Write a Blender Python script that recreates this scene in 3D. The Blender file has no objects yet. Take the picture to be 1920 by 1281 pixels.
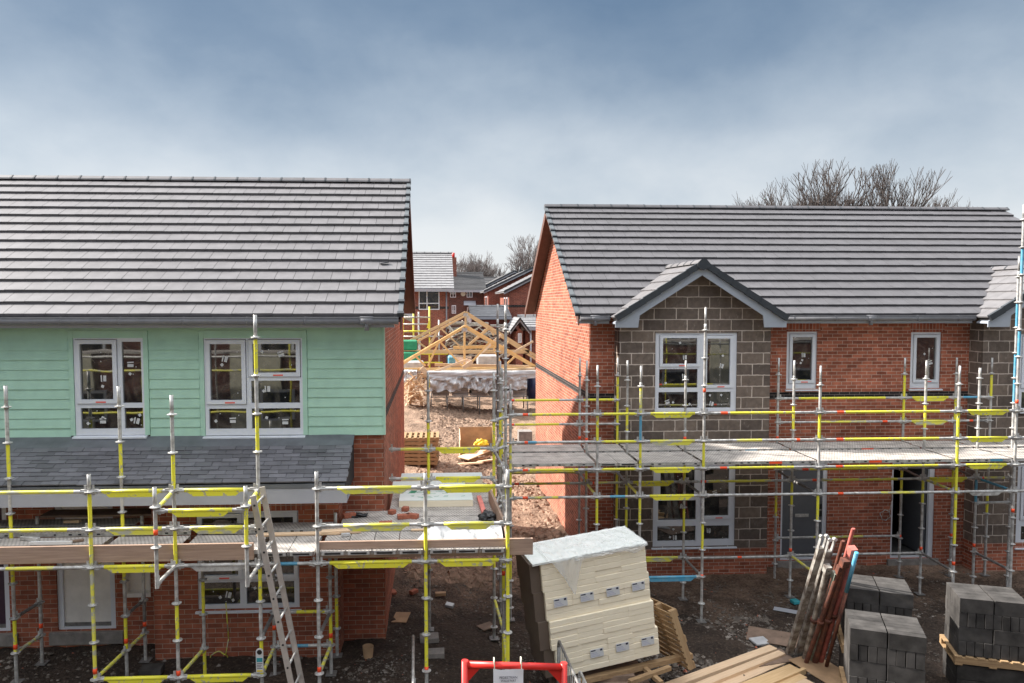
import bpy, bmesh, math, random
from mathutils import Vector, Matrix, noise
R = math.radians
random.seed(7)
# ---------------------------------------------------------------- camera
F = 1350.0; YAW = R(3.0); PIT = math.atan(72/F); H = 5.3
SK = math.tan(math.atan(148/F)-YAW)          # the party lines of the plots run a few degrees off square to the street
scene = bpy.context.scene
col = scene.collection
cam = bpy.data.objects.new('camera', bpy.data.cameras.new('camera'))
col.objects.link(cam)
cam.location = (0, 0, H)
cam.rotation_euler = (R(90)-PIT, 0, -YAW)
cam.data.sensor_width = 36; cam.data.lens = 36*F/1920
cam.data.clip_end = 2000
scene.camera = cam
# ---------------------------------------------------------------- world
SUN_DIR = Vector((-0.735, 0.215, 0.60)).normalized()      # towards the sun
elev = math.asin(SUN_DIR.z)
world = bpy.data.worlds.new('World'); scene.world = world; world.use_nodes = True
nt = world.node_tree; nt.nodes.clear()
def N(t, typ, **kw):
    n = t.nodes.new(typ)
    for k, v in kw.items():
        if k.startswith('i_'): n.inputs[k[2:].replace('_', ' ')].default_value = v
        elif k[0] == 'I' and k[1:].isdigit(): n.inputs[int(k[1:])].default_value = v
        else: setattr(n, k, v)
    return n
sky = N(nt, 'ShaderNodeTexSky', sky_type='NISHITA', sun_disc=False, sun_elevation=elev, sun_rotation=math.atan2(SUN_DIR.x, SUN_DIR.y))
bg1 = N(nt, 'ShaderNodeBackground'); bg1.inputs[1].default_value = 0.05
nt.links.new(sky.outputs[0], bg1.inputs[0])
tc = N(nt, 'ShaderNodeTexCoord'); sep = N(nt, 'ShaderNodeSeparateXYZ'); nt.links.new(tc.outputs['Generated'], sep.inputs[0])
nz = N(nt, 'ShaderNodeTexNoise', i_Scale=1.0, i_Detail=7.0, i_Roughness=0.48, i_Distortion=0.0)
mp = N(nt, 'ShaderNodeMapping'); mp.inputs['Scale'].default_value = (3.0, 3.0, 5.0); mp.inputs['Location'].default_value = (0.75, 0.3, 0.2)
nt.links.new(tc.outputs['Generated'], mp.inputs[0]); nt.links.new(mp.outputs[0], nz.inputs['Vector'])
m1 = N(nt, 'ShaderNodeMath', operation='MULTIPLY_ADD', I1=0.26, I2=-0.14); nt.links.new(nz.outputs[0], m1.inputs[0])
nz2 = N(nt, 'ShaderNodeTexNoise', i_Scale=3.2, i_Detail=8.0, i_Roughness=0.56, i_Distortion=0.15)
mp2 = N(nt, 'ShaderNodeMapping'); mp2.inputs['Scale'].default_value = (2.2, 2.2, 3.4); mp2.inputs['Location'].default_value = (1.3, .2, .9)
nt.links.new(tc.outputs['Generated'], mp2.inputs[0]); nt.links.new(mp2.outputs[0], nz2.inputs['Vector'])
m1b = N(nt, 'ShaderNodeMath', operation='MULTIPLY_ADD', I1=0.12, I2=-0.055); nt.links.new(nz2.outputs[0], m1b.inputs[0])
m1c = N(nt, 'ShaderNodeMath', operation='ADD'); nt.links.new(m1.outputs[0], m1c.inputs[0]); nt.links.new(m1b.outputs[0], m1c.inputs[1])
m2 = N(nt, 'ShaderNodeMath', operation='ADD'); nt.links.new(sep.outputs[2], m2.inputs[0]); nt.links.new(m1c.outputs[0], m2.inputs[1])
rp = N(nt, 'ShaderNodeValToRGB'); cr = rp.color_ramp
cr.elements[0].position = 0.0; cr.elements[0].color = (.285, .292, .298, 1)
cr.elements[1].position = 1.0; cr.elements[1].color = (.74, .76, .78, 1)
for p, c in ((.09, (.268, .278, .287)), (.17, (.198, .220, .242)), (.25, (.132, .160, .192)), (.33, (.078, .107, .145)), (.41, (.050, .078, .118)), (.47, (.06, .09, .132)), (.58, (.52, .56, .61)), (.70, (.74, .76, .78))):
    e = cr.elements.new(p); e.color = (*c, 1)
nt.links.new(m2.outputs[0], rp.inputs[0])
bg2 = N(nt, 'ShaderNodeBackground'); bg2.inputs[1].default_value = 1.0
nt.links.new(rp.outputs[0], bg2.inputs[0])
mx = N(nt, 'ShaderNodeMixShader'); mx.inputs[0].default_value = 0.9
nt.links.new(bg1.outputs[0], mx.inputs[1]); nt.links.new(bg2.outputs[0], mx.inputs[2])
wo = N(nt, 'ShaderNodeOutputWorld'); nt.links.new(mx.outputs[0], wo.inputs[0])
# ---------------------------------------------------------------- sun, exposure
sun = bpy.data.objects.new('sun', bpy.data.lights.new('sun', 'SUN')); col.objects.link(sun)
sun.data.energy = 3.7; sun.data.angle = R(1.6); sun.data.color = (1, .95, .88)
sun.rotation_euler = SUN_DIR.to_track_quat('Z', 'Y').to_euler()
scene.view_settings.view_transform = 'Standard'; scene.view_settings.look = 'None'
scene.view_settings.exposure = 1.62; scene.view_settings.gamma = 1
# ---------------------------------------------------------------- pixel helpers (a pixel of the photo at a true distance v)
FV = Vector((math.sin(YAW)*math.cos(PIT), math.cos(YAW)*math.cos(PIT), -math.sin(PIT)))
RV = Vector((math.cos(YAW), -math.sin(YAW), 0)); UV = RV.cross(FV)
def A(px, py, v):
    d = FV+RV*((px-960)/F)+UV*(-(py-640.5)/F)
    t = v/d.y
    return d.x*t+SK*v, H+d.z*t
def AZ(px, py, z):
    d = FV+RV*((px-960)/F)+UV*(-(py-640.5)/F)
    t = (z-H)/d.z
    return d.x*t+SK*d.y*t, d.y*t
def P3(px, py, v):
    u, z = A(px, py, v); return Vector((u, v, z))
def W(p): return Vector((p[0]-SK*p[1], p[1], p[2]))
# ---------------------------------------------------------------- materials
MC = {}
def newmat(name):
    m = bpy.data.materials.new(name); m.use_nodes = True
    t = m.node_tree; b = t.nodes['Principled BSDF']
    return m, t, b
def pm(name, c, rough=.6, metal=0., var=.2, scale=6., c2=None, bump=0., bscale=40., spec=.5, stretch=(1, 1, 1), lo=.35, hi=.65, rvar=0.):
    if name in MC: return MC[name]
    m, t, b = newmat(name)
    g = N(t, 'ShaderNodeTexCoord'); mp = N(t, 'ShaderNodeMapping'); mp.inputs['Scale'].default_value = stretch
    t.links.new(g.outputs['Object'], mp.inputs[0])
    n = N(t, 'ShaderNodeTexNoise', i_Scale=scale, i_Detail=6.0, i_Roughness=.62); t.links.new(mp.outputs[0], n.inputs['Vector'])
    r = N(t, 'ShaderNodeValToRGB'); r.color_ramp.elements[0].position = lo; r.color_ramp.elements[1].position = hi
    if c2 is None: c2 = tuple(x*(1-var) for x in c); c = tuple(min(1, x*(1+var*.5)) for x in c)
    r.color_ramp.elements[0].color = (*c2, 1); r.color_ramp.elements[1].color = (*c, 1)
    t.links.new(n.outputs[0], r.inputs[0]); t.links.new(r.outputs[0], b.inputs['Base Color'])
    b.inputs['Roughness'].default_value = rough; b.inputs['Metallic'].default_value = metal
    b.inputs['Specular IOR Level'].default_value = spec
    if rvar:
        mm = N(t, 'ShaderNodeMath', operation='MULTIPLY_ADD', I1=rvar, I2=rough-rvar/2); t.links.new(n.outputs[0], mm.inputs[0]); t.links.new(mm.outputs[0], b.inputs['Roughness'])
    if bump:
        n2 = N(t, 'ShaderNodeTexNoise', i_Scale=bscale, i_Detail=5.0); t.links.new(mp.outputs[0], n2.inputs['Vector'])
        bp = N(t, 'ShaderNodeBump', i_Strength=bump, i_Distance=.02); t.links.new(n2.outputs[0], bp.inputs['Height']); t.links.new(bp.outputs[0], b.inputs['Normal'])
    MC[name] = m; return m
def brickmat(name, c1, c2, mortar, bw=.225, bh=.075, ms=.0055, soldier=False, smear=0., stain=None, zoff=0., uoff=0., bumpk=.5, offs=.5):
    m, t, b = newmat(name)
    g = N(t, 'ShaderNodeNewGeometry'); s = N(t, 'ShaderNodeSeparateXYZ'); t.links.new(g.outputs['Position'], s.inputs[0])
    sn = N(t, 'ShaderNodeSeparateXYZ'); t.links.new(g.outputs['True Normal'], sn.inputs[0])
    ab = N(t, 'ShaderNodeMath', operation='ABSOLUTE'); t.links.new(sn.outputs[0], ab.inputs[0])
    gt = N(t, 'ShaderNodeMath', operation='GREATER_THAN', I1=.6); t.links.new(ab.outputs[0], gt.inputs[0])
    mx = N(t, 'ShaderNodeMix', data_type='FLOAT'); t.links.new(gt.outputs[0], mx.inputs[0]); t.links.new(s.outputs[0], mx.inputs[2]); t.links.new(s.outputs[1], mx.inputs[3])
    ad = N(t, 'ShaderNodeMath', operation='ADD', I1=uoff); t.links.new(mx.outputs[0], ad.inputs[0])
    az = N(t, 'ShaderNodeMath', operation='ADD', I1=zoff); t.links.new(s.outputs[2], az.inputs[0])
    cb = N(t, 'ShaderNodeCombineXYZ')
    a, c = (az, ad) if soldier else (ad, az)
    t.links.new(a.outputs[0], cb.inputs[0]); t.links.new(c.outputs[0], cb.inputs[1])
    vec = cb.outputs[0]
    nz = N(t, 'ShaderNodeTexNoise', i_Scale=9.0, i_Detail=5.0); t.links.new(g.outputs['Position'], nz.inputs['Vector'])
    if smear:
        v1 = N(t, 'ShaderNodeVectorMath', operation='SCALE'); v1.inputs['Scale'].default_value = smear
        v0 = N(t, 'ShaderNodeVectorMath', operation='SUBTRACT'); v0.inputs[1].default_value = (.5, .5, .5)
        t.links.new(nz.outputs['Color'], v0.inputs[0]); t.links.new(v0.outputs[0], v1.inputs[0])
        v2 = N(t, 'ShaderNodeVectorMath', operation='ADD'); t.links.new(vec, v2.inputs[0]); t.links.new(v1.outputs[0], v2.inputs[1]); vec = v2.outputs[0]
    bt = N(t, 'ShaderNodeTexBrick', i_Scale=1.0, i_Mortar_Size=ms, i_Mortar_Smooth=.25, i_Bias=0.0, i_Brick_Width=bw, i_Row_Height=bh, offset=offs)
    bt.inputs['Color1'].default_value = (*c1, 1); bt.inputs['Color2'].default_value = (*c2, 1); bt.inputs['Mortar'].default_value = (*mortar, 1)
    t.links.new(vec, bt.inputs['Vector'])
    n2 = N(t, 'ShaderNodeTexNoise', i_Scale=1.1, i_Detail=4.0); t.links.new(g.outputs['Position'], n2.inputs['Vector'])
    r = N(t, 'ShaderNodeMapRange', I1=.3, I2=.7, I3=.78, I4=1.15); t.links.new(n2.outputs[0], r.inputs[0])
    mu = N(t, 'ShaderNodeMix', data_type='RGBA', blend_type='MULTIPLY', I0=1.0); t.links.new(bt.outputs[0], mu.inputs[6]); t.links.new(r.outputs[0], mu.inputs[7])
    out = mu.outputs[2]
    r2 = N(t, 'ShaderNodeMapRange', I1=.35, I2=.7, I3=.82, I4=1.12); t.links.new(nz.outputs[0], r2.inputs[0])
    mu2 = N(t, 'ShaderNodeMix', data_type='RGBA', blend_type='MULTIPLY', I0=1.0); t.links.new(out, mu2.inputs[6]); t.links.new(r2.outputs[0], mu2.inputs[7]); out = mu2.outputs[2]
    if stain:      # pale mortar droppings smeared on the block faces
        n3 = N(t, 'ShaderNodeTexNoise', i_Scale=16.0, i_Detail=6.0, i_Roughness=.7)
        mp = N(t, 'ShaderNodeMapping'); mp.inputs['Scale'].default_value = (1, 1, .45); t.links.new(g.outputs['Position'], mp.inputs[0]); t.links.new(mp.outputs[0], n3.inputs['Vector'])
        r3 = N(t, 'ShaderNodeMapRange', I1=.58, I2=.72, I3=0., I4=.6); t.links.new(n3.outputs[0], r3.inputs[0])
        mu3 = N(t, 'ShaderNodeMix', data_type='RGBA'); t.links.new(r3.outputs[0], mu3.inputs[0]); t.links.new(out, mu3.inputs[6]); mu3.inputs[7].default_value = (*stain, 1); out = mu3.outputs[2]
    t.links.new(out, b.inputs['Base Color']); b.inputs['Roughness'].default_value = .88; b.inputs['Specular IOR Level'].default_value = .25
    iv = N(t, 'ShaderNodeMath', operation='MULTIPLY_ADD', I1=-1.0, I2=1.0); t.links.new(bt.outputs['Fac'], iv.inputs[0])
    hs = N(t, 'ShaderNodeMath', operation='MULTIPLY_ADD', I1=.25); t.links.new(nz.outputs[0], hs.inputs[0]); t.links.new(iv.outputs[0], hs.inputs[2])
    bp = N(t, 'ShaderNodeBump', i_Strength=bumpk, i_Distance=.008); t.links.new(hs.outputs[0], bp.inputs['Height']); t.links.new(bp.outputs[0], b.inputs['Normal'])
    return m
def tilemat(name, c, rough, spec=.5, var=.12, patch=1., perobject=False):
    """roof tiles: each loose tile its own slight tone (random per island), a little weathering"""
    m, t, b = newmat(name)
    g = N(t, 'ShaderNodeNewGeometry')
    r = N(t, 'ShaderNodeMapRange', I1=0., I2=1., I3=1-var, I4=1+var); t.links.new(N(t, 'ShaderNodeObjectInfo').outputs['Random'] if perobject else g.outputs['Random Per Island'], r.inputs[0])
    n = N(t, 'ShaderNodeTexNoise', i_Scale=5.0, i_Detail=6.0); t.links.new(g.outputs['Position'], n.inputs['Vector'])
    r2 = N(t, 'ShaderNodeMapRange', I1=.3, I2=.7, I3=1-.14*patch, I4=1+.12*patch); t.links.new(n.outputs[0], r2.inputs[0])
    mm = N(t, 'ShaderNodeMath', operation='MULTIPLY'); t.links.new(r.outputs[0], mm.inputs[0]); t.links.new(r2.outputs[0], mm.inputs[1])
    mu = N(t, 'ShaderNodeMix', data_type='RGBA', blend_type='MULTIPLY', I0=1.0); mu.inputs[6].default_value = (*c, 1); t.links.new(mm.outputs[0], mu.inputs[7])
    t.links.new(mu.outputs[2], b.inputs['Base Color']); b.inputs['Roughness'].default_value = rough; b.inputs['Specular IOR Level'].default_value = spec
    n2 = N(t, 'ShaderNodeTexNoise', i_Scale=60.0, i_Detail=3.0); t.links.new(g.outputs['Position'], n2.inputs['Vector'])
    bp = N(t, 'ShaderNodeBump', i_Strength=.15, i_Distance=.01); t.links.new(n2.outputs[0], bp.inputs['Height']); t.links.new(bp.outputs[0], b.inputs['Normal'])
    return m
def glassmat():
    m, t, b = newmat('window_glass')
    g = N(t, 'ShaderNodeNewGeometry'); n = N(t, 'ShaderNodeTexNoise', i_Scale=2.6, i_Detail=6.0, i_Distortion=2.5); t.links.new(g.outputs['Position'], n.inputs['Vector'])
    r = N(t, 'ShaderNodeValToRGB'); r.color_ramp.elements[0].position = .42; r.color_ramp.elements[1].position = .68
    r.color_ramp.elements[0].color = (.010, .011, .012, 1); r.color_ramp.elements[1].color = (.075, .068, .058, 1)
    t.links.new(n.outputs[0], r.inputs[0]); t.links.new(r.outputs[0], b.inputs['Base Color'])
    b.inputs['Roughness'].default_value = .02; b.inputs['IOR'].default_value = 2.25
    n2 = N(t, 'ShaderNodeTexNoise', i_Scale=1.8, i_Detail=1.0); t.links.new(g.outputs['Position'], n2.inputs['Vector'])
    bp = N(t, 'ShaderNodeBump', i_Strength=.02, i_Distance=.04); t.links.new(n2.outputs[0], bp.inputs['Height']); t.links.new(bp.outputs[0], b.inputs['Normal'])
    return m
def perfmat():
    """galvanised steel plank with rows of punched slots, cement dust on it"""
    m, t, b = newmat('punched_steel')
    g = N(t, 'ShaderNodeNewGeometry'); s = N(t, 'ShaderNodeSeparateXYZ'); t.links.new(g.outputs['Position'], s.inputs[0])
    sn = N(t, 'ShaderNodeSeparateXYZ'); t.links.new(g.outputs['True Normal'], sn.inputs[0])
    def cell(o, pitch, half, add=None):
        a = N(t, 'ShaderNodeMath', operation='MULTIPLY', I1=1/pitch); t.links.new(o, a.inputs[0]); a = a.outputs[0]
        if add is not None:
            ad = N(t, 'ShaderNodeMath', operation='ADD'); t.links.new(a, ad.inputs[0]); t.links.new(add, ad.inputs[1]); a = ad.outputs[0]
        f = N(t, 'ShaderNodeMath', operation='FRACT'); t.links.new(a, f.inputs[0])
        su = N(t, 'ShaderNodeMath', operation='SUBTRACT', I1=.5); t.links.new(f.outputs[0], su.inputs[0])
        ab = N(t, 'ShaderNodeMath', operation='ABSOLUTE'); t.links.new(su.outputs[0], ab.inputs[0])
        lt = N(t, 'ShaderNodeMath', operation='LESS_THAN', I1=half); t.links.new(ab.outputs[0], lt.inputs[0])
        return lt.outputs[0]
    fl = N(t, 'ShaderNodeMath', operation='MULTIPLY', I1=1/.05); t.links.new(s.outputs[1], fl.inputs[0])
    flo = N(t, 'ShaderNodeMath', operation='FLOOR'); t.links.new(fl.outputs[0], flo.inputs[0])
    sh = N(t, 'ShaderNodeMath', operation='MULTIPLY', I1=.5); t.links.new(flo.outputs[0], sh.inputs[0])
    c1 = cell(s.outputs[0], .052, .17, sh.outputs[0]); c2 = cell(s.outputs[1], .05, .36)
    up = N(t, 'ShaderNodeMath', operation='GREATER_THAN', I1=.5); t.links.new(sn.outputs[2], up.inputs[0])
    h = N(t, 'ShaderNodeMath', operation='MULTIPLY'); t.links.new(c1, h.inputs[0]); t.links.new(c2, h.inputs[1])
    h2 = N(t, 'ShaderNodeMath', operation='MULTIPLY'); t.links.new(h.outputs[0], h2.inputs[0]); t.links.new(up.outputs[0], h2.inputs[1])
    h3 = N(t, 'ShaderNodeMath', operation='MULTIPLY', I1=.62); t.links.new(h2.outputs[0], h3.inputs[0])
    n = N(t, 'ShaderNodeTexNoise', i_Scale=5.0, i_Detail=6.0); t.links.new(g.outputs['Position'], n.inputs['Vector'])
    r = N(t, 'ShaderNodeValToRGB'); r.color_ramp.elements[0].position = .35; r.color_ramp.elements[1].position = .65
    r.color_ramp.elements[0].color = (.33, .30, .275, 1); r.color_ramp.elements[1].color = (.52, .475, .435, 1); t.links.new(n.outputs[0], r.inputs[0])
    mx = N(t, 'ShaderNodeMix', data_type='RGBA'); t.links.new(h3.outputs[0], mx.inputs[0]); t.links.new(r.outputs[0], mx.inputs[6]); mx.inputs[7].default_value = (.045, .04, .038, 1)
    t.links.new(mx.outputs[2], b.inputs['Base Color']); b.inputs['Roughness'].default_value = .6; b.inputs['Metallic'].default_value = .0
    return m
def groundmat():
    m, t, b = newmat('site_earth')
    g = N(t, 'ShaderNodeNewGeometry'); s = N(t, 'ShaderNodeSeparateXYZ'); t.links.new(g.outputs['Position'], s.inputs[0])
    n1 = N(t, 'ShaderNodeTexNoise', i_Scale=1.3, i_Detail=8.0, i_Roughness=.65); t.links.new(g.outputs['Position'], n1.inputs['Vector'])
    n2 = N(t, 'ShaderNodeTexNoise', i_Scale=22.0, i_Detail=6.0, i_Roughness=.7); t.links.new(g.outputs['Position'], n2.inputs['Vector'])
    vo = N(t, 'ShaderNodeTexVoronoi', i_Scale=16.0); t.links.new(g.outputs['Position'], vo.inputs['Vector'])
    shaded_mud = N(t, 'ShaderNodeValToRGB'); shaded_mud.color_ramp.elements[0].color = (.019, .0132, .010, 1); shaded_mud.color_ramp.elements[1].color = (.088, .060, .044, 1)
    shaded_mud.color_ramp.elements[0].position = .38; shaded_mud.color_ramp.elements[1].position = .66
    far_earth = N(t, 'ShaderNodeValToRGB'); far_earth.color_ramp.elements[0].color = (.12, .075, .050, 1); far_earth.color_ramp.elements[1].color = (.43, .29, .205, 1)
    far_earth.color_ramp.elements[0].position = .40; far_earth.color_ramp.elements[1].position = .60
    av = N(t, 'ShaderNodeMix', data_type='FLOAT', I0=.55); t.links.new(n1.outputs[0], av.inputs[2]); t.links.new(n2.outputs[0], av.inputs[3])
    t.links.new(av.outputs[0], shaded_mud.inputs[0]); t.links.new(av.outputs[0], far_earth.inputs[0])
    # shade put into the colour: trampled mud near the houses darker, clods beyond paler
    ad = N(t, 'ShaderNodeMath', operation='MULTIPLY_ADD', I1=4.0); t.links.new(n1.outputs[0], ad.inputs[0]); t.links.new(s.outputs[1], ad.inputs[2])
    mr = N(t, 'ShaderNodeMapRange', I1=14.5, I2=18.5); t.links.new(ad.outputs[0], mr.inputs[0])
    mx = N(t, 'ShaderNodeMix', data_type='RGBA'); t.links.new(mr.outputs[0], mx.inputs[0]); t.links.new(shaded_mud.outputs[0], mx.inputs[6]); t.links.new(far_earth.outputs[0], mx.inputs[7])
    st = N(t, 'ShaderNodeMapRange', I1=.60, I2=.66); t.links.new(n2.outputs[0], st.inputs[0])
    st2 = N(t, 'ShaderNodeMath', operation='MULTIPLY', I1=.45); t.links.new(st.outputs[0], st2.inputs[0])
    mx2 = N(t, 'ShaderNodeMix', data_type='RGBA'); t.links.new(st2.outputs[0], mx2.inputs[0]); t.links.new(mx.outputs[2], mx2.inputs[6]); mx2.inputs[7].default_value = (.25, .20, .155, 1)
    # rough winter grass beyond the site
    ax = N(t, 'ShaderNodeMath', operation='ABSOLUTE'); t.links.new(s.outputs[0], ax.inputs[0])
    mxd = N(t, 'ShaderNodeMath', operation='MAXIMUM'); t.links.new(ax.outputs[0], mxd.inputs[0]); hy = N(t, 'ShaderNodeMath', operation='MULTIPLY', I1=.5); t.links.new(s.outputs[1], hy.inputs[0]); t.links.new(hy.outputs[0], mxd.inputs[1])
    ga = N(t, 'ShaderNodeMath', operation='MULTIPLY_ADD', I1=14.0); t.links.new(n1.outputs[0], ga.inputs[0]); t.links.new(mxd.outputs[0], ga.inputs[2])
    gr = N(t, 'ShaderNodeMapRange', I1=34., I2=40.); t.links.new(ga.outputs[0], gr.inputs[0])
    mx3 = N(t, 'ShaderNodeMix', data_type='RGBA'); t.links.new(gr.outputs[0], mx3.inputs[0]); t.links.new(mx2.outputs[2], mx3.inputs[6]); mx3.inputs[7].default_value = (.075, .085, .04, 1)
    t.links.new(mx3.outputs[2], b.inputs['Base Color']); b.inputs['Roughness'].default_value = .85; b.inputs['Specular IOR Level'].default_value = .3
    hh = N(t, 'ShaderNodeMath', operation='MULTIPLY_ADD', I1=.6); t.links.new(vo.outputs['Distance'], hh.inputs[0]); t.links.new(n2.outputs[0], hh.inputs[2])
    bp = N(t, 'ShaderNodeBump', i_Strength=.9, i_Distance=.05); t.links.new(hh.outputs[0], bp.inputs['Height']); t.links.new(bp.outputs[0], b.inputs['Normal'])
    return m
def woodmat(name, c, c2, axis=0, rough=.75):
    st = [22, 22, 22]; st[axis] = 1.2
    return pm(name, c, rough, c2=c2, scale=1.6, stretch=tuple(st), bump=.15, bscale=2.5, lo=.3, hi=.7, spec=.2)
M = {}
M['brick'] = brickmat('red_brick', (.43, .135, .075), (.24, .075, .045), (.44, .33, .26), ms=.0048)
M['brickR'] = brickmat('orange_red_brick', (.48, .155, .09), (.25, .075, .045), (.52, .40, .32), zoff=.02, uoff=.07)
M['soldier'] = brickmat('soldier_brick', (.40, .12, .07), (.24, .07, .045), (.42, .32, .26), soldier=True, offs=0.)
M['band'] = brickmat('dark_band_brick', (.035, .03, .03), (.02, .018, .018), (.22, .18, .16))
M['block'] = brickmat('concrete_block', (.21, .162, .130), (.115, .090, .076), (.54, .455, .39), bw=.47, bh=.236, ms=.011, smear=.022, stain=(.30, .255, .22), bumpk=.3)
M['brickfar'] = brickmat('far_brick', (.33, .10, .065), (.22, .065, .045), (.36, .27, .22))
M['brickdark'] = brickmat('old_brick', (.16, .065, .05), (.10, .045, .038), (.2, .15, .13))
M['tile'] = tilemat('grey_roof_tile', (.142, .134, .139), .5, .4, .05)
M['tileR'] = tilemat('slate_grey_roof_tile', (.098, .093, .099), .5, .4, .05)
M['tilebay'] = tilemat('bay_roof_tile', (.15, .142, .145), .5, .4, .05)
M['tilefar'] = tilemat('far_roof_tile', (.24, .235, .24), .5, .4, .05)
M['tiledark'] = tilemat('dark_roof_tile', (.06, .058, .06), .6, .4)
M['verge'] = pm('verge_cap', (.035, .04, .047), .5, var=.2)
M['vergelight'] = pm('verge_unit', (.095, .108, .118), .5, var=.15)
M['slate'] = tilemat('porch_slate', (.125, .122, .135), .5, .5, .26)
M['lead'] = pm('lead_flashing', (.12, .128, .14), .42, var=.25, scale=3, bump=.3, bscale=5)
M['deckdark'] = pm('roof_underlay', (.02, .02, .022), .8)
M['gutter'] = pm('grey_gutter', (.20, .20, .215), .35, var=.15)
M['fascia'] = pm('grey_fascia', (.36, .37, .41), .4, var=.08, scale=2)
M['fasciaR'] = pm('blue_grey_fascia', (.37, .40, .45), .4, var=.08, scale=2)
M['brown'] = pm('brown_soffit', (.13, .062, .045), .6, var=.2)
M['green'] = tilemat('green_cladding', (.42, .645, .51), .6, .4, .025, .45)
M['cream'] = pm('cream_trim', (.62, .60, .48), .6, var=.1)
M['upvc'] = pm('white_frame', (.70, .72, .77), .28, var=.05, scale=2)
M['glass'] = glassmat()
M['paper'] = pm('white_paper', (.60, .60, .60), .8, var=.05)
M['notice'] = pm('notice_paper', (.80, .78, .82), .8, var=.04)
M['redtag'] = pm('red_label', (.8, .12, .09), .6, var=.1)
M['galv'] = pm('galvanised_tube', (.56, .55, .53), .45, metal=.25, c2=(.30, .285, .27), scale=11, rvar=.25, lo=.36, hi=.60)
M['galvd'] = pm('weathered_steel', (.27, .26, .25), .55, metal=.4, c2=(.16, .155, .15), scale=14)
M['yel'] = pm('yellow_paint', (.76, .70, .05), .45, c2=(.42, .40, .28), scale=17, lo=.37, hi=.43)
M['yelworn'] = pm('worn_yellow_paint', (.74, .69, .09), .5, c2=(.46, .45, .36), scale=11, lo=.42, hi=.52, stretch=(.4, 1, 1))
M['blue'] = pm('blue_paint', (.05, .30, .48), .5, c2=(.16, .36, .48), scale=10)
M['org'] = pm('orange_tape', (.95, .09, .02), .5, var=.08)
M['perf'] = perfmat()
M['board'] = woodmat('scaffold_timber', (.47, .33, .25), (.30, .20, .15), 0)
M['pine'] = woodmat('fresh_pine', (.74, .52, .30), (.58, .38, .19), 0)
M['pinel'] = woodmat('pale_sawn_timber', (.76, .56, .38), (.60, .42, .27), 0)
M['pallet'] = woodmat('pallet_wood', (.42, .28, .15), (.25, .16, .09), 0)
M['ply'] = pm('plywood', (.44, .28, .16), .8, var=.25, scale=3)
M['plydull'] = pm('muddy_plywood', (.22, .15, .11), .85, var=.3, scale=4)
M['truss'] = pm('truss_timber', (.84, .55, .24), .6, c2=(.70, .42, .16), scale=3)
M['doorw'] = pm('white_door', (.82, .78, .73), .5, var=.12, scale=3)
M['doorg'] = pm('grey_door', (.115, .12, .132), .4, var=.08)
M['doorp'] = pm('purple_door', (.055, .03, .05), .4)
M['dark'] = pm('dark_interior', (.012, .012, .012), .9)
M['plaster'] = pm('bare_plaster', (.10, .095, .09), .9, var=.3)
M['insul'] = pm('cream_insulation', (.95, .85, .67), .38, c2=(.86, .75, .56), scale=5, stretch=(1, 1, 14), bump=.15, bscale=9, lo=.3, hi=.7)
M['kraft'] = pm('brown_card_wrap', (.13, .095, .072), .7, var=.1, scale=2)
M['foil'] = pm('foil_face', (.80, .81, .78), .35, c2=(.62, .66, .62), scale=7, bump=.3, bscale=9)
M['ins2'] = pm('pale_insulation_board', (.62, .69, .66), .5, c2=(.70, .72, .70), scale=2.5)
M['film'] = pm('white_plastic', (.50, .50, .51), .3, var=.2, scale=4)
M['conc'] = pm('concrete_pad', (.30, .27, .245), .85, c2=(.17, .152, .14), scale=7, bump=.3, bscale=60, lo=.3, hi=.7)
M['cblock'] = tilemat('grey_concrete_block', (.058, .0535, .0505), .9, .2, .22, 3.0, True)
M['rust'] = pm('rusty_steel', (.22, .075, .045), .65, metal=.2, c2=(.10, .045, .035), scale=9)
M['steelworn'] = pm('worn_prop_steel', (.42, .40, .36), .55, metal=.2, c2=(.16, .13, .11), scale=7, lo=.4, hi=.6)
M['steelgreen'] = pm('greenish_prop_steel', (.34, .36, .30), .55, metal=.2, c2=(.14, .15, .12), scale=7)
M['redp'] = pm('red_paint', (.62, .025, .018), .4, var=.15)
M['pinkp'] = pm('faded_red_paint', (.52, .15, .12), .6, var=.25, scale=12)
M['alu'] = pm('ladder_aluminium', (.50, .45, .41), .45, metal=.3, var=.15, scale=8)
M['black'] = pm('black_plastic', (.02, .02, .022), .35)
M['redbrick'] = pm('loose_brick', (.38, .12, .07), .85, var=.3, scale=20)
M['stone'] = pm('broken_stone', (.155, .127, .105), .9, c2=(.062, .051, .042), scale=7)
M['bark'] = pm('bare_bark', (.075, .06, .055), .9, var=.3)
M['barkl'] = pm('pale_bark', (.14, .115, .11), .9, var=.3)
M['teal'] = pm('teal_paint', (.04, .30, .34), .5, var=.2)
M['navy'] = pm('navy_drum', (.02, .03, .10), .4)
M['hiviz'] = pm('yellow_plastic', (.85, .62, .02), .5)
M['greenp'] = pm('green_print', (.02, .25, .12), .6)
M['ink'] = pm('dark_ink', (.03, .03, .06), .6)
M['pink'] = pm('pink_strip', (.75, .22, .18), .6)
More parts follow.
